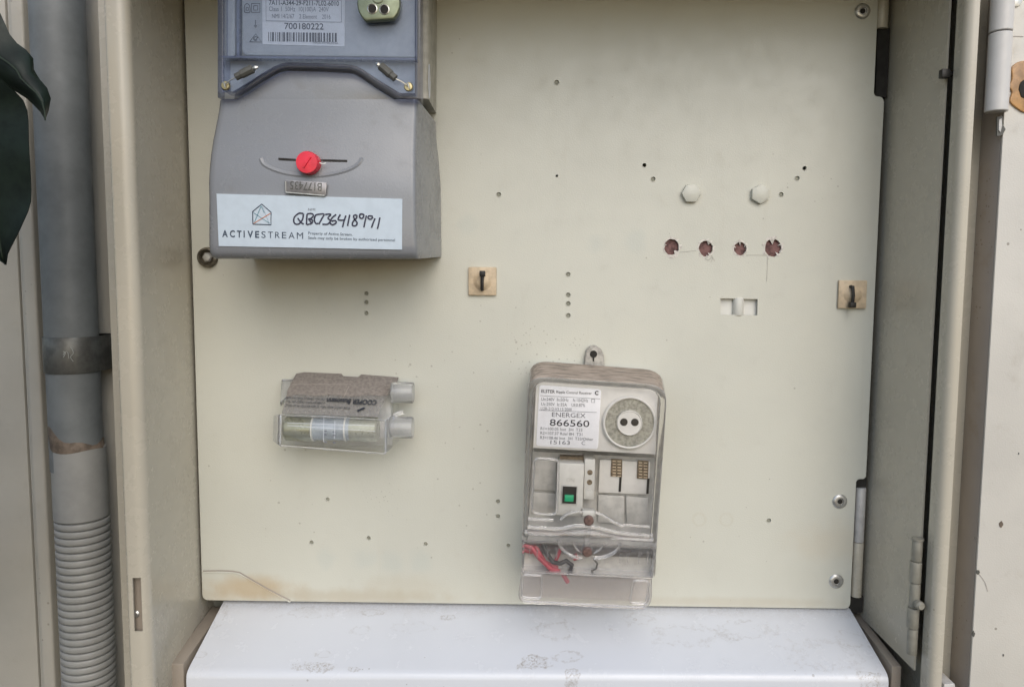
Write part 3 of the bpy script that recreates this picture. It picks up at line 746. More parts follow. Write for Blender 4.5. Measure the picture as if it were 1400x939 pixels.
# sealing screws with crimped seal sleeves
def seal(sx, sy, a0, a1, tip):
    s = at(sx, sy, YW-.001)
    scw = MB().lathe((s.x, YW+.0002, s.z), [(.0030, 0), (.0032, .0012), (.0026, .0022), (.0001, .0024)], n=18).build('seal_screw', 'brass', mt)
    A, B, T = at(*a0, YW-.005), at(*a1, YW-.005), at(*tip, YW-.005)
    MB().tube([s+Vector((0, -.002, 0)), (s+A)/2+Vector((0, -.0015, .0004)), A], .0004, 6).build('seal_wire', 'wire_steel', scw)
    MB().tube([s+Vector((.001, -.003, -.002)), s+Vector((.0003, -.0034, .001)), s+Vector((-.001, -.0026, .002))], .0005, 6).build('seal_wire', 'wire_steel', scw)
    d = (B-A)
    MB().tube([A, A+d*.03, A+d*.30, A+d*.33, B-d*.04, B], [.0020, .0025, .0025, .0030, .0030, .0024], 10).build('seal_sleeve', 'seal_body', mt)
    MB().tube([B, B+(T-B)*.5, T], [.0012, .0016, .0006], 6).build('seal_tail', 'wire_steel', mt)
seal(308.5, 117.5, (322, 106), (346, 94), (353, 92)); seal(558.5, 119, (541, 108), (520, 90), (513.5, 86.5))
# slot, curved recess, red sealing cap and stamped tag
YC = -.0868
strokes(mt, 'slot', [[(381, 217.5), (405, 219)]], 2.6, 'dark_void', -.0860, lift=.0008)
strokes(mt, 'slot', [[(437, 219.5), (475, 220.5)]], 2.8, 'dark_void', -.0860, lift=.0008)
rec = smoothline([(357, 217), (362, 226), (378, 234), (400, 239.5), (425, 241.5), (450, 240), (475, 234), (490, 226), (496, 217)], 5)
def surfY(py):
    for a, c in zip(secs, secs[1:]):
        if a[0] <= py <= c[0]: t = (py-a[0])/(c[0]-a[0]); return a[4]+(c[4]-a[4])*t
    return secs[-1][4]
b = MB(); b.tube([at(x, y, surfY(y)+.0017) for x, y in rec], [.0016]+[.0024]*(len(rec)-2)+[.0016], 8); b.build('recess_fold', 'meter_grey', mt)
b = MB(); b.tube([at(x, y+3, surfY(y)+.0004) for x, y in smoothline([(380, 221.5), (400, 222.5), (430, 223.5), (460, 223), (477, 222.5)])], .0007, 8); b.build('recess_fold', 'meter_grey', mt)
q = at(421, 223, -.092); k = mpp(-.092)
rcap = MB().lathe((q.x, -.0845, q.z), [(15.5*k, 0), (15.5*k, .009), (14.3*k, .0108), (.0001, .0112)], n=32).build('sealing_cap', 'red_plastic', mt, smooth=40)
a, c = at(415, 229, -.0958), at(424.5, 214.5, -.0958)
MB().tube([a, c], .0007, 6).build('cap_ridge', 'red_plastic', rcap)
q2 = at(424, 224, -.089); MB().lathe((q2.x, -.0850, q2.z), [(17.6*k, 0), (17.6*k, .0028), (16.5*k, .0034)], n=32).build('seal_collar', 'clear_ridge', rcap)
strokes(rcap, 'seal_wire', [smoothline([(436, 222), (441, 224), (446, 223)])], 1.2, 'wire_steel', -.0915)
tagp = [(388.5, 246), (447, 249.5), (445, 269), (389.5, 264.5)]
tg = MB().pxprism(pxround(tagp, 3), -.0925, -.0915).build('seal_tag', 'seal_tag', mt, .0003)
MB().tube([at(x, y, -.0925) for x, y in ((390.5, 248), (391, 263), (444, 267.5))], .0004, 6).build('tag_edge', 'wire_steel', tg)
text(tg, 'B177435', (440, 250.5), (397, 247.8), 11, 'seal_body', -.0925, flip=True)
# sticker with logo and handwriting
YS = -.0908
stq = [(296, 265), (550, 272), (549.5, 341.5), (299, 336.5)]
st = MB().pxprism(stq, YS-.0002, YS+.0012).build('sticker', 'sticker_blue', mt, smooth=0)
YS -= .0002
def zz(x, y): return (280+x/9.333, 260+y/9.333)       # from an enlarged view of the sticker
strokes(st, 'logo', [[zz(*p) for p in ((615, 435), (612, 275), (728, 178), (848, 285), (845, 442), (615, 435))]], 1.35, 'ink_navy', YS)
strokes(st, 'logo_line', [[zz(*p) for p in ((635, 410), (722, 200))]], .9, 'ink_teal', YS)
strokes(st, 'logo_line', [[zz(*p) for p in ((625, 290), (830, 425))], [zz(720, 200), zz(760, 290)]], .7, 'ink_teal', YS)
strokes(st, 'logo_line', [[zz(*p) for p in ((735, 200), (820, 420))]], .6, 'ink_pale', YS)
strokes(st, 'logo_line', [[zz(*p) for p in ((625, 425), (838, 298))]], .9, 'ink_orange', YS)
def spaced(s, x0, y0, x1, y1, h, m, bold):
    n_ = len(s)
    wds = {'I': .35, 'M': 1.15, 'A': 1.1, 'C': 1.0, 'E': .8, 'T': .9, 'S': .8, 'R': .85, 'V': 1.1}
    gap = .42; tot = sum(wds[ch] for ch in s)+gap*(n_-1); x = 0
    for ch in s:
        a = x/tot; c = (x+wds[ch])/tot
        if ch == 'I': c = a+.16/tot*1.3
        text(st, ch, (x0+(x1-x0)*a, y0+(y1-y0)*a), (x0+(x1-x0)*c, y0+(y1-y0)*c), h, m, YS, bold=bold)
        x += wds[ch]+gap
spaced('ACTIVE', 304, 323.8, 354.5, 325, 8.9, 'ink_navy', .025)
spaced('STREAM', 357.5, 325.2, 414.5, 326.8, 8.9, 'ink_navy', -.004)
text(st, 'Property of Active Stream.', (421.5, 320.5), (482, 322.5), 3.7, 'ink_navy', YS)
text(st, 'Seals may only be broken by authorised personnel', (421.5, 326.8), (540, 330.2), 3.7, 'ink_navy', YS)
text(st, 'NMI', (421.5, 288), (431, 288.3), 3.2, 'ink_grey', YS)
def hz_(pts): return smoothline([(400+x/8.235, 270+y/8.235) for x, y in pts], 4)
hand = [[(122, 182), (70, 180), (18, 230), (22, 290), (70, 300), (112, 250), (124, 182)], [(58, 232), (95, 280), (128, 302)],
        [(165, 188), (160, 250), (158, 308)], [(165, 186), (215, 182), (236, 205), (210, 235), (178, 245), (222, 252), (218, 290), (160, 308)], [(180, 240), (210, 285)],
        [(300, 190), (262, 200), (246, 250), (262, 292), (292, 292)], [(285, 192), (355, 188), (330, 240), (298, 302)],
        [(368, 192), (432, 190), (400, 232), (425, 262), (398, 300), (336, 302)], [(492, 192), (446, 232), (424, 282), (450, 308), (492, 286), (482, 262), (440, 268)],
        [(540, 192), (515, 250), (592, 256)], [(602, 204), (580, 270), (564, 336)], [(645, 195), (632, 260), (620, 322)],
        [(722, 198), (690, 205), (696, 240), (728, 285), (712, 318), (676, 312), (684, 270), (722, 230), (726, 198)],
        [(800, 190), (762, 190), (758, 225), (785, 236), (804, 208), (800, 190)], [(832, 204), (818, 270), (804, 336)],
        [(905, 214), (862, 208), (852, 234), (880, 246), (908, 222)], [(930, 236), (908, 290), (890, 340)], [(984, 226), (972, 290), (956, 356)]]
strokes(st, 'handwriting', [hz_(h) for h in hand], 2.0, 'marker', YS)

# ================================================================== ripple control receiver
rx = thing('ripple_receiver', tuple(at(806, 800, -.03)), 'clear cased ripple control receiver with white number label and green switch', 'receiver')
YB = -.0595                                            # front of the clear case
case = [(722, 520), (738, 512), (890, 522), (909, 540), (896, 742), (714, 734)]
def outline(pts, r): return pxround(pts, r, 6)
OUT = outline([(722, 513), (913, 526), (898, 742), (713, 733)], [24, 28, 4, 4])
IN = outline([(730, 521), (903, 533), (889, 736), (721, 727)], [18, 20, 3, 3])
# tray at the back
tr = [at(x, y, -.0180) for x, y in outline([(727, 497), (903, 511), (892, 786), (716, 782)], [22, 26, 4, 4])]
tray = MB().prism([(p.x, p.z) for p in tr], -.0180, -.0005).build('tray', 'receiver_base', rx, .0012, 2)
# top lug with keyhole
lug = [at(x, y, -.006) for x, y in ((799, 502), (799.5, 488), (802, 478), (808, 472.5), (815, 472.5), (822, 477), (826, 486), (827, 503))]
lg = MB().prism([(p.x, p.z) for p in lug], -.0060, -.0005).build('lug', 'lug_grey', rx, .0012, 3)
q = at(811.5, 484, -.0062); MB().lathe((q.x, -.0060, q.z), [(.0030, 0), (.0030, .0004), (.0001, .0005)], n=18).build('keyhole', 'dark_void', lg)
MB().pxprism([(809.8, 486), (812.8, 486), (812.3, 494), (810.6, 494)], -.0065, -.0060).build('keyhole', 'dark_void', lg)
# clear case: walls standing proud of the tray and a thin front pane
o_ = [at(x, y, YB) for x, y in OUT]; i_ = [at(x, y, YB) for x, y in IN]
wl = Vector((0, .0410, 0)); tp = Vector((0, .003, 0))
ob = [at(x, y, -.0182) for x, y in outline([(723, 492), (910, 506), (896, 789), (713, 785)], [26, 30, 4, 4])]
ib = [at(x, y, -.0182) for x, y in outline([(729, 499), (901, 513), (889, 782), (718, 778)], [18, 22, 3, 3])]
# lower the case a little towards the back at the top so that the dusty top face shows
def rise(p): return p + Vector((0, 0, .0))
b = MB().rings([ib, ob, o_, i_, [p+tp for p in i_]], caps=False)
b.build('case_wall', 'glass_case', rx, .0013, 3)
b = MB().pxprism(IN, YB+.0004, YB+.0014); b.build('case_front', 'clear_receiver', rx, smooth=20)
# upper face plate with label and optical port
up = MB().pxprism(outline([(733, 522), (900, 533), (896, 621), (729, 612)], [5, 8, 1, 1]), -.0520, -.0400).build('face_plate', 'receiver_face', rx, .0007)
UF = -.0520
lb = MB().pxprism(pxround([(737.5, 526.5), (822, 532.5), (817.5, 614), (733, 609.5)], 4), UF-.0008, UF+.0001).build('rating_label', 'receiver_label', rx, .0002)
YL = UF-.0008
text(lb, 'ELSTER', (740, 536.4), (758.5, 537.4), 4.4, 'ink', YL, bold=.015)
text(lb, 'Ripple Control Receiver', (760.5, 537.2), (809, 539.2), 3.8, 'ink', YL)
q = [(816.2+2.3*math.cos(R(a)), 537+2.3*math.sin(R(a))) for a in range(40, 330, 20)]
strokes(lb, 'symbol', [q], 1.4, 'ink', YL)
strokes(lb, 'rule', [[(738.5, 540.5), (820.5, 545)], [(737, 560.5), (816, 563.5)]], .5, 'ink_grey', YL)
text(lb, 'Un:240V  fn:50Hz    fs:1042Hz', (740, 547.3), (804, 549.5), 4.4, 'ink_grey', YL)
text(lb, 'Uc:250V  Ic:35A    Uf:0.87%', (740, 554), (800, 556), 4.4, 'ink_grey', YL)
text(lb, 'LI2R-212-V3.13-2000', (739.3, 560.2), (781.5, 561.6), 4.2, 'ink_grey', YL)
strokes(lb, 'symbol', [rect(808.5, 545.5, 813, 550)], .6, 'ink_grey', YL)
text(lb, 'ENERGEX', (754.5, 569.3), (800.5, 571.0), 6.2, 'ink_grey', YL)
text(lb, '866560', (751.5, 581.5), (805.5, 583.5), 9.2, 'ink', YL, bold=.004)
text(lb, 'R1=100.05 Inst  3H  T33', (739, 587.3), (796, 589.5), 4.1, 'ink_grey', YL)
text(lb, 'R2=107.37 Rdel 8H  T31', (738.7, 593.4), (796, 595.6), 4.1, 'ink_grey', YL)
text(lb, 'R3=108.46 Inst  3H  T33/Other', (738.4, 599.6), (811, 602.2), 4.1, 'ink_grey', YL)
text(lb, '15163', (752.5, 606.6), (779, 607.6), 5.4, 'ink_grey', YL)
text(lb, 'C', (795, 607.6), (799.8, 607.8), 5.0, 'ink_grey', YL)
q = at(860, 577, UF); k = mpp(UF)
op = MB().lathe((q.x, UF, q.z), [(36.5*k, -.001), (36.5*k, .0015), (35.5*k, .0026), (34*k, .0028), (33.5*k, .0020), (19*k, .0020), (18.5*k, .0030)], n=48).build('optical_port', 'port_grey', rx, smooth=30)
MB().lathe((q.x, UF-.0005, q.z), [(35.6*k, 0), (36.8*k, .0005), (36.8*k, .0022), (35*k, .0030), (33.6*k, .0026), (33.6*k, 0)], n=48, caps=False).build('port_rim', 'receiver_face', op, smooth=40)
MB().lathe((q.x, UF, q.z), [(17.6*k, 0), (17.6*k, .0034), (16.6*k, .0040), (15.8*k, .0034), (.0001, .0034)], n=36).build('port_centre', 'receiver_face', op, smooth=40)
for x in (853, 868): 
    h = at(x, 577+(x-860)*.02, UF-.0035); MB().lathe((h.x, UF-.0034, h.z), [(5.3*k, -.0001), (5.2*k, .0003), (.0001, .0003)], n=20).build('port_hole', 'dark_void', op)
# recess below: floor, ledges and seams
YR = -.0300
rec_ = MB().pxprism([(729, 617), (897, 626), (890, 736), (722, 728)], YR, -.0181).build('recess_floor', 'receiver_base', rx, smooth=20)
MB().pxprism([(820, 628), (889, 632), (887, 676), (818, 673)], YR-.004, YR).build('terminal_shelf', 'receiver_face', rx, .0005)
MB().pxprism([(818, 676), (854, 678), (852.5, 716), (817, 714)], YR-.003, YR).build('terminal_block', 'receiver_base', rx, .0006)
MB().pxprism([(856, 678), (886, 680), (884.5, 718), (856.5, 716)], YR-.003, YR).build('terminal_block', 'receiver_base', rx, .0006)
MB().pxprism([(731, 628), (761, 630), (760, 671), (729, 669)], YR-.003, YR).build('terminal_block', 'receiver_base', rx, .0006)
MB().pxprism([(729, 672.5), (760, 674), (759, 704), (727.5, 702)], YR-.0022, YR).build('terminal_block', 'receiver_base', rx, .0006)
for (pts) in ([(836, 627), (851, 628), (850.5, 652), (835, 651)], [(872, 629), (887, 630), (886, 655), (871, 654)]):
    st_ = MB().pxprism(pts, YR-.0054, YR-.0040).build('terminal_sticker', 'terminal_brown', rx, .0002)
    x0, y0 = pts[0]
    strokes(st_, 'print', [[(x0+1.5, y0+3+4*j), (x0+6, y0+3.3+4*j)] for j in range(6)]+[[(x0+8, y0+3.4+4*j), (x0+13, y0+3.7+4*j)] for j in range(6)], 1.5, 'tie_base', YR-.0054)
for (a, c) in (((848.5, 651), (847.3, 672)), ((886.5, 654), (885.2, 675))):
    MB().pxprism([(a[0]-1.6, a[1]), (a[0]+1.6, a[1]), (c[0]+1.6, c[1]), (c[0]-1.6, c[1])], YR-.0045, YR-.0039).build('terminal_slot', 'dark_void', rx, smooth=0)
# switch
sw = MB().pxprism([(763.5, 632.5), (799, 634), (796, 706), (759.5, 704)], -.0500, YR).build('switch_housing', 'switch_cream', rx, .0008)
MB().pxprism([(766, 624), (800, 625), (799.5, 634), (765.5, 633)], -.0380, YR).build('switch_gap', 'terminal_brown', rx)
MB().pxprism([(768, 662.5), (790.5, 664), (789.5, 690.5), (767, 689)], -.0510, -.0499).build('switch_frame', 'receiver_base', sw, .0004)
MB().pxprism([(769.5, 664.5), (788.5, 665.5), (787.5, 688.5), (768.5, 687.5)], -.0514, -.0509).build('switch_window', 'black_plastic', sw)
MB().pxprism([(772, 676.5), (784.5, 677), (784, 686), (771.5, 685.5)], -.0540, -.0513).build('switch_toggle', 'green_plastic', sw, .0006)
text(sw, 'ON', (774, 658.5), (785, 659), 6, 'receiver_base', -.0500)
text(sw, 'OFF', (770, 703), (785.5, 703.7), 7, 'receiver_base', -.0500)
# indicator strip
ind = MB().pxprism([(799.5, 627), (814, 628), (812, 683), (797.5, 682)], -.0470, YR).build('indicator_strip', 'switch_cream', rx, .0006)
for (x, y) in ((806.5, 645.5), (806, 659)):
    h = at(x, y, -.047); MB().lathe((h.x, -.0470, h.z), [(.0021, -.0001), (.0021, .0003), (.0014, .0003), (.0001, .0002)], n=18).build('indicator_hole', 'terminal_brown', ind)
h = at(805, 674, -.047); MB().lathe((h.x, -.0470, h.z), [(.0030, -.0001), (.0028, .0007), (.0001, .0008)], n=20).build('indicator_button', 'switch_cream', ind)
# moulded ridges of the clear case
def ridge(pts, r, Y, closed=False, name='case_ridge', m='glass_ridge'):
    MB().tube([at(x, y, Y) for x, y in pts], r, 8, closed=closed).build(name, m, rx)
ridge(outline([(730, 626), (764, 628), (761, 704), (727, 701)], 8), .0009, YB, True)
ridge([(722, 709), (757, 711)], .0013, YB+.001); ridge([(845, 717), (888, 720)], .0011, YB+.001)
ridge(smoothline([(721, 720), (745, 722), (765, 723), (785, 719), (803, 719), (820, 722), (845, 728), (870, 731), (892, 732)]), .0015, YB+.0005)
ridge(smoothline([(717, 727), (760, 729), (803, 728), (850, 735), (893, 738)]), .0019, YB-.0002)
ridge(smoothline([(766, 710), (775, 703), (790, 699), (797, 701)]), .0011, YB+.0008); ridge(smoothline([(813, 700), (825, 704), (838, 713), (852, 719)]), .0011, YB+.0008)
# screw bridge between the upper screw and the lower one
MB().pxprism([(797, 698), (814, 699), (813, 706), (796, 705)], -.0590, -.050).build('screw_bridge', 'switch_cream', rx, .0006)
MB().pxprism([(800.5, 716), (808.5, 716.5), (806.5, 752), (798.5, 751.5)], -.0590, -.0520).build('screw_bridge', 'glass_ridge', rx, .001)
for (x, y, r, YY) in ((805, 711.5, 7.0, -.0612), (803, 754.5, 6.8, -.0612)):
    h = at(x, y, YY); k = mpp(YY)*r
    s_ = MB().lathe((h.x, YY+.0095, h.z), [(k*1.35, 0), (k*1.35, .0062), (k*1.12, .0070)], n=24).build('screw_boss', 'clear_ridge', rx)
    MB().lathe((h.x, YY+.0020, h.z), [(k, 0), (k, .0022), (k*.8, .0030), (.0001, .0031)], n=24).build('screw', 'rust_screw', s_)
# terminal cover: clear box, wires and terminals behind it
T = [(714, 738), (896, 747), (893, 790), (713, 781)]
o_ = [at(x, y, -.0560) for x, y in T]; i_ = [at(x, y, -.0560) for x, y in ((717, 741), (893, 750), (890, 787), (716, 778))]
bk = Vector((0, .036, 0))
MB().rings([[p+bk for p in i_], [p+bk for p in o_], o_, i_], caps=False).build('terminal_cover', 'glass_ridge', rx, .0007)
MB().pxprism(T, -.0556, -.0548).build('terminal_cover_front', 'clear_ridge', rx, smooth=20)
MB().pxprism([(718, 742), (892, 751), (890, 786), (716, 778)], -.0420, -.0182).build('terminal_floor', 'receiver_base', rx, smooth=20)
def wire(pts, r, m): MB().tube([at(x, y, Y) for x, y, Y in pts], r, 8).build('wire', m, rx)
wire([(716, 744, -.050), (727, 748, -.051), (737, 762, -.051), (752, 776, -.050), (768, 782, -.048), (776, 795, -.044)], .0019, 'red_wire')
wire([(729, 742, -.048), (737, 755, -.049), (745, 768, -.049), (762, 776, -.047)], .0018, 'red_wire')
wire([(716, 750, -.046), (726, 753, -.046), (736, 749, -.045)], .0024, 'red_wire')
wire([(767, 748, -.047), (763, 759, -.048), (758, 770, -.046), (748, 775, -.045)], .0015, 'red_wire')
wire([(742, 744, -.051), (747, 756, -.052), (756, 768, -.052), (766, 770, -.050)], .0018, 'black_wire')
wire([(766, 770, -.050), (774, 766, -.050), (782, 772, -.049), (780, 779, -.047), (772, 782, -.045)], .0018, 'black_wire')
wire([(812, 764, -.048), (817, 770, -.048), (815, 777, -.048), (808, 780, -.048)], .0008, 'seal_body')
wire([(786, 757, -.046), (790, 763, -.046), (784, 764, -.046)], .0015, 'red_wire')
wire([(843, 750, -.046), (855, 752, -.046), (862, 751, -.045)], .0017, 'rust_screw')
for (x, y) in ((724.5, 748.5), (735, 749), (749.5, 749.5), (762, 750), (848.5, 755), (858.5, 755.5), (874, 756.5), (886, 757)):
    h = at(x, y, -.0556); MB().lathe((h.x, -.0556, h.z), [(.0018, -.0002), (.0018, .0009), (.0011, .0009), (.0010, .0003)], n=14).build('terminal_ring', 'clear_ridge', rx)
    ridge([(x-.3, y+3), (x-1, y+14)], .00035, -.0560)
# semi-round lens arcs round the lower screw
ridge(smoothline([(763, 737), (768, 750), (780, 759), (796, 763)]), .0013, -.0572); ridge(smoothline([(812, 763), (828, 760), (842, 753), (848, 741)]), .0013, -.0572)
ridge(smoothline([(784, 740), (788, 750), (796, 756)]), .0008, -.0572); ridge(smoothline([(812, 756), (821, 750), (826, 741)]), .0008, -.0572)
MB().pxprism(smoothline([(763, 736), (767, 749), (780, 759), (803, 763), (828, 760), (843, 752), (848, 740)], 4), -.0572, -.0562).build('case_lens', 'clear_ridge', rx, smooth=20)
# skirt hanging below, with an open cell at each end
SK = pxround([(713, 781), (891, 790), (888, 831), (710, 822)], [0, 0, 16, 12], 6)
o_ = [at(x, y, -.0560) for x, y in SK]
MB().pxprism(SK, -.0540, -.0532).build('skirt', 'clear_skirt', rx, smooth=20)
MB().tube([at(x, y, -.0545) for x, y in SK], .0012, 8, closed=True).build('skirt_edge', 'glass_ridge', rx)
for pts in ([(715, 785), (741, 786), (740, 818), (713, 816)], [(866, 793), (887, 794), (884, 825), (861, 824)]):
    MB().tube([at(x, y, -.0550) for x, y in pxround(pts, 5, 4)], .0009, 8, closed=True).build('skirt_cell', 'glass_ridge', rx)
MB().pxprism([(716, 784), (889, 793), (886, 822), (712, 815)], -.020, -.0185).build('skirt_back', 'clear_skirt', rx)

# ================================================================== clear fuse holder
fu = thing('fuse_holder', tuple(at(460, 612, -.025)), 'clear plastic fuse holder with a dusty top and a brass capped fuse', 'fuse holder')
A_l, A_r = at(398, 513, -.003), at(546, 519, -.003)
B_l, B_r = at(384, 567, -.0420), at(527, 574, -.0420)
C_l, C_r = at(383, 609, -.0500), at(527, 620, -.0500)
zb_ = -.137
D_l, D_r = Vector((A_l.x, -.003, zb_+.004)), Vector((A_r.x, -.003, zb_+.002))
b = MB().faces([A_l, B_l, C_l, D_l, A_r, B_r, C_r, D_r], [(0,1,2,3),(4,7,6,5),(0,4,5,1),(1,5,6,2),(2,6,7,3),(3,7,4,0)])
b.build('case', 'clear_fuse', fu, .0022, 3)
TN = (B_r-B_l).cross(A_l-B_l).normalized()
if TN.z < 0: TN = -TN
TPL = (A_l, TN)
FN = (C_r-B_r).cross(B_l-B_r).normalized()
if FN.y > 0: FN = -FN
# edges that catch the light
for a, c in ((B_l, B_r), (C_l, C_r), (B_l, C_l), (B_r, C_r)):
    MB().tube([a, (a+c)/2, c], .0007, 6).build('case_edge', 'glass_fuse', fu)
MB().faces([at(374, 568, -.030), at(384, 566, -.041), at(382, 609, -.049), at(373, 603, -.034), at(376, 568, -.029), at(386, 566, -.040), at(384, 609, -.048), at(375, 603, -.033)],
           [(0,1,2,3),(4,7,6,5),(0,4,5,1),(1,5,6,2),(2,6,7,3),(3,7,4,0)]).build('case_end', 'glass_fuse', fu, .0004)
MB().faces([at(527, 574, -.0415), at(541, 566, -.030), at(536, 612, -.034), at(527, 620, -.0490), at(526, 574, -.041), at(540, 566, -.0295), at(535, 612, -.0335), at(526, 620, -.0485)],
           [(0,1,2,3),(4,7,6,5),(0,4,5,1),(1,5,6,2),(2,6,7,3),(3,7,4,0)]).build('case_end', 'glass_fuse', fu, .0004)
# dust on the sloping top; raised humps at the back edge
def tpt(x, y, h=.0): return atP(x, y, *TPL)+TN*h
dl = [(405, 512), (416, 510), (467, 512), (470, 515.5), (490, 516.5), (494, 513), (545, 517), (543, 523), (537, 532), (530, 541), (522, 542), (505, 541), (480, 543), (455, 541), (430, 542), (408, 540), (392, 543), (393, 535), (398, 525)]
b = MB(); v = [tpt(x, y, .0013) for x, y in dl]; b.rings([[p-TN*.0012 for p in v], v]); b.build('dust_layer', 'dust', fu, .0004)
film = [(392, 542.5), (408, 539.8), (455, 540.8), (505, 540.8), (529, 541.5), (520, 560), (517, 571), (385.5, 565.5)]
b = MB(); v = [tpt(x, y, .0009) for x, y in film]; b.rings([[p-TN*.0008 for p in v], v]); b.build('dust_film', 'dust_film', fu, .0002)
# raised wing at the left back
MB().faces([at(385, 518, -.004), at(404, 518, -.004), at(396, 538, -.016), at(383, 550, -.022), at(385, 524, 0), at(404, 524, 0), at(396, 545, -.010), at(383, 556, -.012)],
           [(0,1,2,3),(4,7,6,5),(0,4,5,1),(1,5,6,2),(2,6,7,3),(3,7,4,0)]).build('wing', 'glass_fuse', fu, .0005)
strokes(fu, 'dust_groove', [[(477, 530), (470, 545)], [(400, 527), (480, 527)]], .8, 'shade_scratch_brown', plane=TPL, lift=.0014)
# print, upside down
P3 = dict(plane=TPL, flip=True, lift=.0022)
text(fu, 'COOPER Bussmann', (516, 549.8), (448, 546.8), 9.5, 'ink', bold=.03, **P3)
text(fu, 'CAT NO. 32NNS-SC FUSE LINK BASE', (445, 547.2), (392, 544.8), 4.2, 'ink', **P3)
text(fu, 'COMBINED WITH CM20CF 20A MAX', (445, 552.2), (392, 549.8), 4.2, 'ink', **P3)
text(fu, 'FUSE LINKS AND HRC FUSES RATED 415V 50HZ', (479, 559.2), (391, 555), 4.4, 'ink', **P3)
strokes(fu, 'logo', [[(489, 564.5), (499, 560)]], 3.6, 'ink', plane=TPL, lift=.0022)
# back base, fuse with end caps and contact clips
MB().box(A_l.x+.004, A_r.x-.006, -.0100, -.0005, zb_+.006, A_l.z-.012).build('base', 'fuse_back', fu, .001)
fc = at(455, 586, -.0300); r0 = .0098; fl = at(391, 582, -.030).x; fr_ = at(517, 590, -.030).x
c1 = at(428, 586, -.030).x; c2 = at(480, 588, -.030).x
MB().lathe((fl, -.0300, fc.z), [(r0*.9, 0), (r0, .001), (r0, c1-fl)], 'X', 28).build('fuse_cap', 'fuse_gold', fu)
MB().lathe((c1, -.0300, fc.z), [(r0*.93, 0), (r0*.93, c2-c1)], 'X', 28).build('fuse_tube', 'fuse_glass', fu)
MB().lathe((c2, -.0300, fc.z), [(r0, 0), (r0, fr_-c2-.001), (r0*.9, fr_-c2)], 'X', 28).build('fuse_cap', 'fuse_gold', fu)
for x in (428.5, 473): 
    c = at(x, 586, -.03); MB().lathe((c.x, -.0300, fc.z), [(r0*1.05, 0), (r0*1.05, .0012)], 'X', 28).build('fuse_band', 'white_plastic', fu)
# moulded frame lines of the front window
FPL = (B_l, FN)
strokes(fu, 'window_frame', [[(393, 578), (513, 582)], [(393, 581.5), (513, 589.5)], [(443, 569), (442.5, 604)], [(458, 575), (457.5, 600)], [(443, 569), (458, 570)]], .55, 'label_white', plane=FPL, lift=.0004)
strokes(fu, 'print', [[(443.5, 589), (447, 589.3)], [(455, 590), (459, 590.4)], [(443.5, 594), (447, 594.3)], [(455, 594.5), (459, 595)], [(443.5, 604), (447, 604.3)], [(455, 604.6), (459, 605)]], 2, 'ink_grey', plane=FPL, lift=.0004)
# two cable entry tubes at the right and a pin between them
for (x0, x1, y, Y, r) in ((536, 565, 536.5, -.0170, 14.5), (533, 564.5, 584, -.0290, 15)):
    a, c = at(x0, y, Y), at(x1, y+1.5, Y); k = r*mpp(Y)
    MB().lathe(a, [(k*.99, 0), (k, .001), (k, c.x-a.x-.0006), (k*.96, c.x-a.x), (k*.84, c.x-a.x), (k*.84, .001)], 'X', 28).build('entry_tube', 'glass_fuse', fu, smooth=40)
a, c = at(538, 567, -.026), at(551, 563, -.024); MB().tube([a, (a+c)/2, c], .0016, 8).build('catch', 'glass_fuse', fu)

# ================================================================== adhesive cable tie mounts
def tie(px, py, s, label, tie_top, tie_bot, knob):
    q = at(px, py, -.003); k = mpp(-.003)*s
    t = thing('tie_mount', (q.x, 0, q.z-k), label, 'tie mount', 'square adhesive tie mounts on the panel')
    MB().box(q.x-k, q.x+k, -.0030, -.0003, q.z-k, q.z+k).build('pad', 'tie_base', t, .0008, 2)
    MB().lathe((q.x, -.0028, q.z), [(k*.68, 0), (k*.60, .0007), (k*.42, .0022), (k*.34, .0032), (.0001, .0034)], n=28).build('dome', 'tie_base', t, smooth=45)
    b = MB(); a0, a1 = at(px, tie_top, -.0075), at(px-.5, tie_bot, -.0075)
    b.tube([a0+Vector((0, .004, .000)), a0, (a0+a1)/2+Vector((0, -.0012, 0)), a1, a1+Vector((0, .004, 0))], .0014, 8)
    cable = b.build('cable_tie', 'black_plastic', t)
    kz = at(px, knob, -.009); MB().box(kz.x-.0023, kz.x+.0023, -.0105, -.0050, kz.z-.0022, kz.z+.0022).build('tie_head', 'black_plastic', cable, .0006)
    return t
tie(659.5, 384.5, 19.2, 'square beige tie mount with black cable tie right of the grey meter', 374, 396, 374)
tie(1166, 402.5, 19.0, 'square beige tie mount with black cable tie near the right panel edge', 392, 416, 417)

# ================================================================== conduit beside the cabinet
PY = -.0300
cd = thing('conduit', tuple(at(115, 939, PY)), 'grey plastic conduit joined to ribbed flexible tube beside the cabinet', 'conduit')
xa = at(74.5, 0, PY).x; xb = at(112, 760, PY).x; xc = (xa+at(98.5, 460, PY).x+at(110, 660, PY).x)/3
rp = 33.5*mpp(PY)
ztop = .40; zp = at(100, 606, PY).z; zc0 = at(105, 617, PY-.02).z; zc1 = at(105, 717, PY-.02).z
MB().lathe((xc, PY, zp-.02), [(rp, 0), (rp, ztop-zp)], 'Z', 40).build('pipe', 'pipe_grey', cd)
x2 = at(110, 665, PY).x
MB().lathe((x2, PY, zc1), [(rp*1.0, 0), (rp*1.04, .0008), (rp*1.04, zc0-zc1-.001), (rp*1.00, zc0-zc1)], 'Z', 40).build('coupling', 'tube_grey', cd)
prof = []; zz_ = zc1; pit = 10.6*mpp(PY-.02)
zend = -.46; h = 0
zs = []
while zc1-h > zend:
    zs += [(rp*.90, -h), (rp*.90, -h-pit*.14), (rp*1.025, -h-pit*.20), (rp*1.045, -h-pit*.34), (rp*1.045, -h-pit*.82), (rp*1.025, -h-pit*.96)]
    h += pit
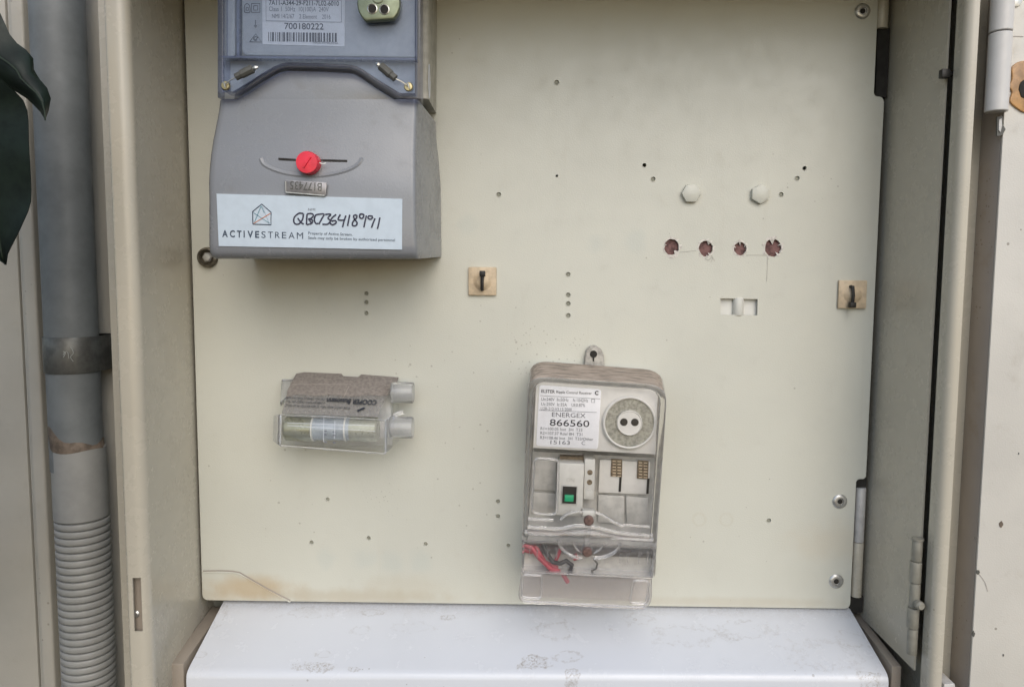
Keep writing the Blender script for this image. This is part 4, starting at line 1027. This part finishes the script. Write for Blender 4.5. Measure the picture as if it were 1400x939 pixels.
MB().lathe((at(118, 830, PY).x, PY, zc1), zs, 'Z', 40).build('ribbed_tube', 'tube_grey', cd, smooth=50)
# smeared sealant round the joint
b = MB(); nn = 30; r_a = []; r_b = []
for k in range(nn):
    a = 2*math.pi*k/nn; hh = .004+.013*max(0, math.sin(a*1.0-2.3))**2+.002*math.sin(5*a)
    r_a.append((x2+rp*1.045*math.cos(a), PY+rp*1.045*math.sin(a), zc0-.0014-.001*math.sin(3*a)))
    r_b.append((xc+rp*1.008*math.cos(a), PY+rp*1.008*math.sin(a), zc0+hh))
b.rings([r_a, [( (p[0]+q_[0])/2+.0006*math.cos(k), (p[1]+q_[1])/2-.0006, p[2]+.0022) for k, (p, q_) in enumerate(zip(r_a, r_b))], r_b], caps=False)
b.build('sealant', 'sealant', cd, smooth=60)
strokes(cd, 'drip', [[(79, 618), (79.5, 640), (79, 672)]], 1.8, 'stem_brown', PY-rp*.42)
# saddle clamp: band round the pipe and an ear fixed to the wall
cl = thing('pipe_clamp', tuple(at(100, 510, PY)), 'dark metal saddle clamp holding the conduit to the wall', 'clamp')
z1, z0 = at(98, 462, PY-.02).z, at(98, 512, PY-.02).z
b = MB(); ro = rp*1.06; ri = rp*1.015; sect = []
for k in range(21):
    a = R(180+180*k/20); sect.append((math.cos(a), math.sin(a)))
ringo = [(xc+ro*c, PY+ro*s) for c, s in sect]; ringi = [(xc+ri*c, PY+ri*s) for c, s in reversed(sect)]
ringo = [(xc-ro, .0)]+ringo+[(xc+ro, .0)]; ringi = [(xc+ri, .0)]+ringi+[(xc-ri, .0)]
pl_ = ringo+ringi
MB().rings([[(x, y, z0) for x, y in pl_], [(x, y, z1) for x, y in pl_]]).build('band', 'clamp_steel', cl, .0005, smooth=30)
ear = MB().box(xc+ro+.0001, xc+ro+.013, -.0028, -.0002, z0+.004, z1-.001).build('ear', 'clamp_steel', cl, .0006)
q = Vector((xc+ro+.007, -.0028, (z0+z1)/2)); MB().lathe(q, [(.0036, 0), (.0034, .0016), (.002, .0022), (.0001, .0023)], n=16).build('screw', 'seal_body', ear)
strokes(cl, 'stamp', [smoothline([(76, 487), (82, 494), (90, 482), (80, 481), (77, 487)]), smoothline([(84, 488), (92, 480), (95, 490)]), smoothline([(97, 474), (101, 482), (97, 488), (101, 494)])], 1.0, 'rivet_steel', PY-ro*.94, lift=.0006)

# ================================================================== dark leaves at the upper left
def leaf(parent, sideA, sideB, Y, curl, cols=8, name='leaf', m='leaf_backlit'):
    """blade between its two edges (base to tip, photo pixels at depth Y), arched across and along, with thickness"""
    def resample(pts, n):
        P = [Vector((*p, 0)) for p in smoothline(pts, 6)]; L = [0]
        for a, c in zip(P, P[1:]): L.append(L[-1]+(c-a).length)
        out = []; k = 0
        for i in range(n):
            t = L[-1]*i/(n-1)
            while k < len(L)-2 and L[k+1] < t: k += 1
            f = (t-L[k])/max(1e-9, L[k+1]-L[k]); q = P[k].lerp(P[k+1], min(1, f)); out.append((q.x, q.y))
        return out
    n = 26; A, B = resample(sideA, n), resample(sideB, n)
    bm = bmesh.new(); rows = []
    for i in range(n):
        row = []
        for j in range(cols+1):
            u = j/cols; px, py = A[i][0]*(1-u)+B[i][0]*u, A[i][1]*(1-u)+B[i][1]*u
            w = (u-.5)*2; t = i/(n-1)
            fold = curl*(.012*abs(w)**1.4) + .006*math.sin(t*3.0+1)*curl + .0012*math.sin(t*22+w*2)*abs(w)
            row.append(bm.verts.new(at(px, py, Y+fold)))
        rows.append(row)
    for i in range(n-1):
        for j in range(cols): bm.faces.new((rows[i][j], rows[i][j+1], rows[i+1][j+1], rows[i+1][j]))
    bmesh.ops.remove_doubles(bm, verts=bm.verts, dist=1e-5)
    bmesh.ops.recalc_face_normals(bm, faces=bm.faces)
    bmesh.ops.solidify(bm, geom=bm.faces, thickness=.0005)
    mid = [at((A[i][0]+B[i][0])/2, (A[i][1]+B[i][1])/2, Y-.0007+.006*math.sin(i/(n-1)*3.0+1)*curl) for i in range(n)]
    o = finish(bm, name, m, parent, 80)
    MB().tube(mid, [.0011*(1-.7*i/(n-1)) for i in range(n)], 6).build('midrib', 'leaf_vein', o)
    return o
pl = thing('shrub', tuple(at(-120, 420, -.17)), 'dark green shrub leaves hanging in front of the conduit', 'shrub')
leaf(pl, [(-190, -60), (-90, -50), (-30, -18), (0, 18), (12, 45), (24, 60), (44, 76), (47, 98), (58, 113), (68, 126), (69, 142), (62, 165)],
     [(-190, -60), (-150, 10), (-80, 66), (-20, 100), (10, 119), (35, 134), (50, 148), (57, 156), (62, 165)], -.170, .6)
leaf(pl, [(-90, 40), (-30, 80), (10, 116), (36, 145), (40, 200), (43, 255), (42, 280), (34, 300), (24, 322), (12, 345), (7, 362)],
     [(-90, 40), (-120, 110), (-110, 190), (-80, 260), (-45, 315), (-15, 345), (7, 362)], -.155, -.5)
b = MB(); b.tube([at(x, y, -.165) for x, y in smoothline([(-190, -160), (-175, 120), (-170, 400), (-180, 900)])], .004, 8); b.build('stem', 'stem_brown', pl)
random.seed(5)
for k in range(70):                                     # unseen rest of the shrub, thickened to shade the left side
    cx_, cy_ = random.uniform(-640, -300), random.uniform(-420, 1200)
    a = random.uniform(-.6, 1.4); L = random.uniform(110, 150); W = random.uniform(38, 55)
    rot = lambda x, y: (cx_+x*math.cos(a)-y*math.sin(a), cy_+x*math.sin(a)+y*math.cos(a))
    leaf(pl, [rot(*p) for p in ((-L, 0), (-L*.5, W*.8), (0, W), (L*.5, W*.7), (L, 0))], [rot(*p) for p in ((-L, 0), (-L*.5, -W*.8), (0, -W), (L*.5, -W*.7), (L, 0))],
         random.uniform(-.36, -.14), random.uniform(-.5, .6), 4)
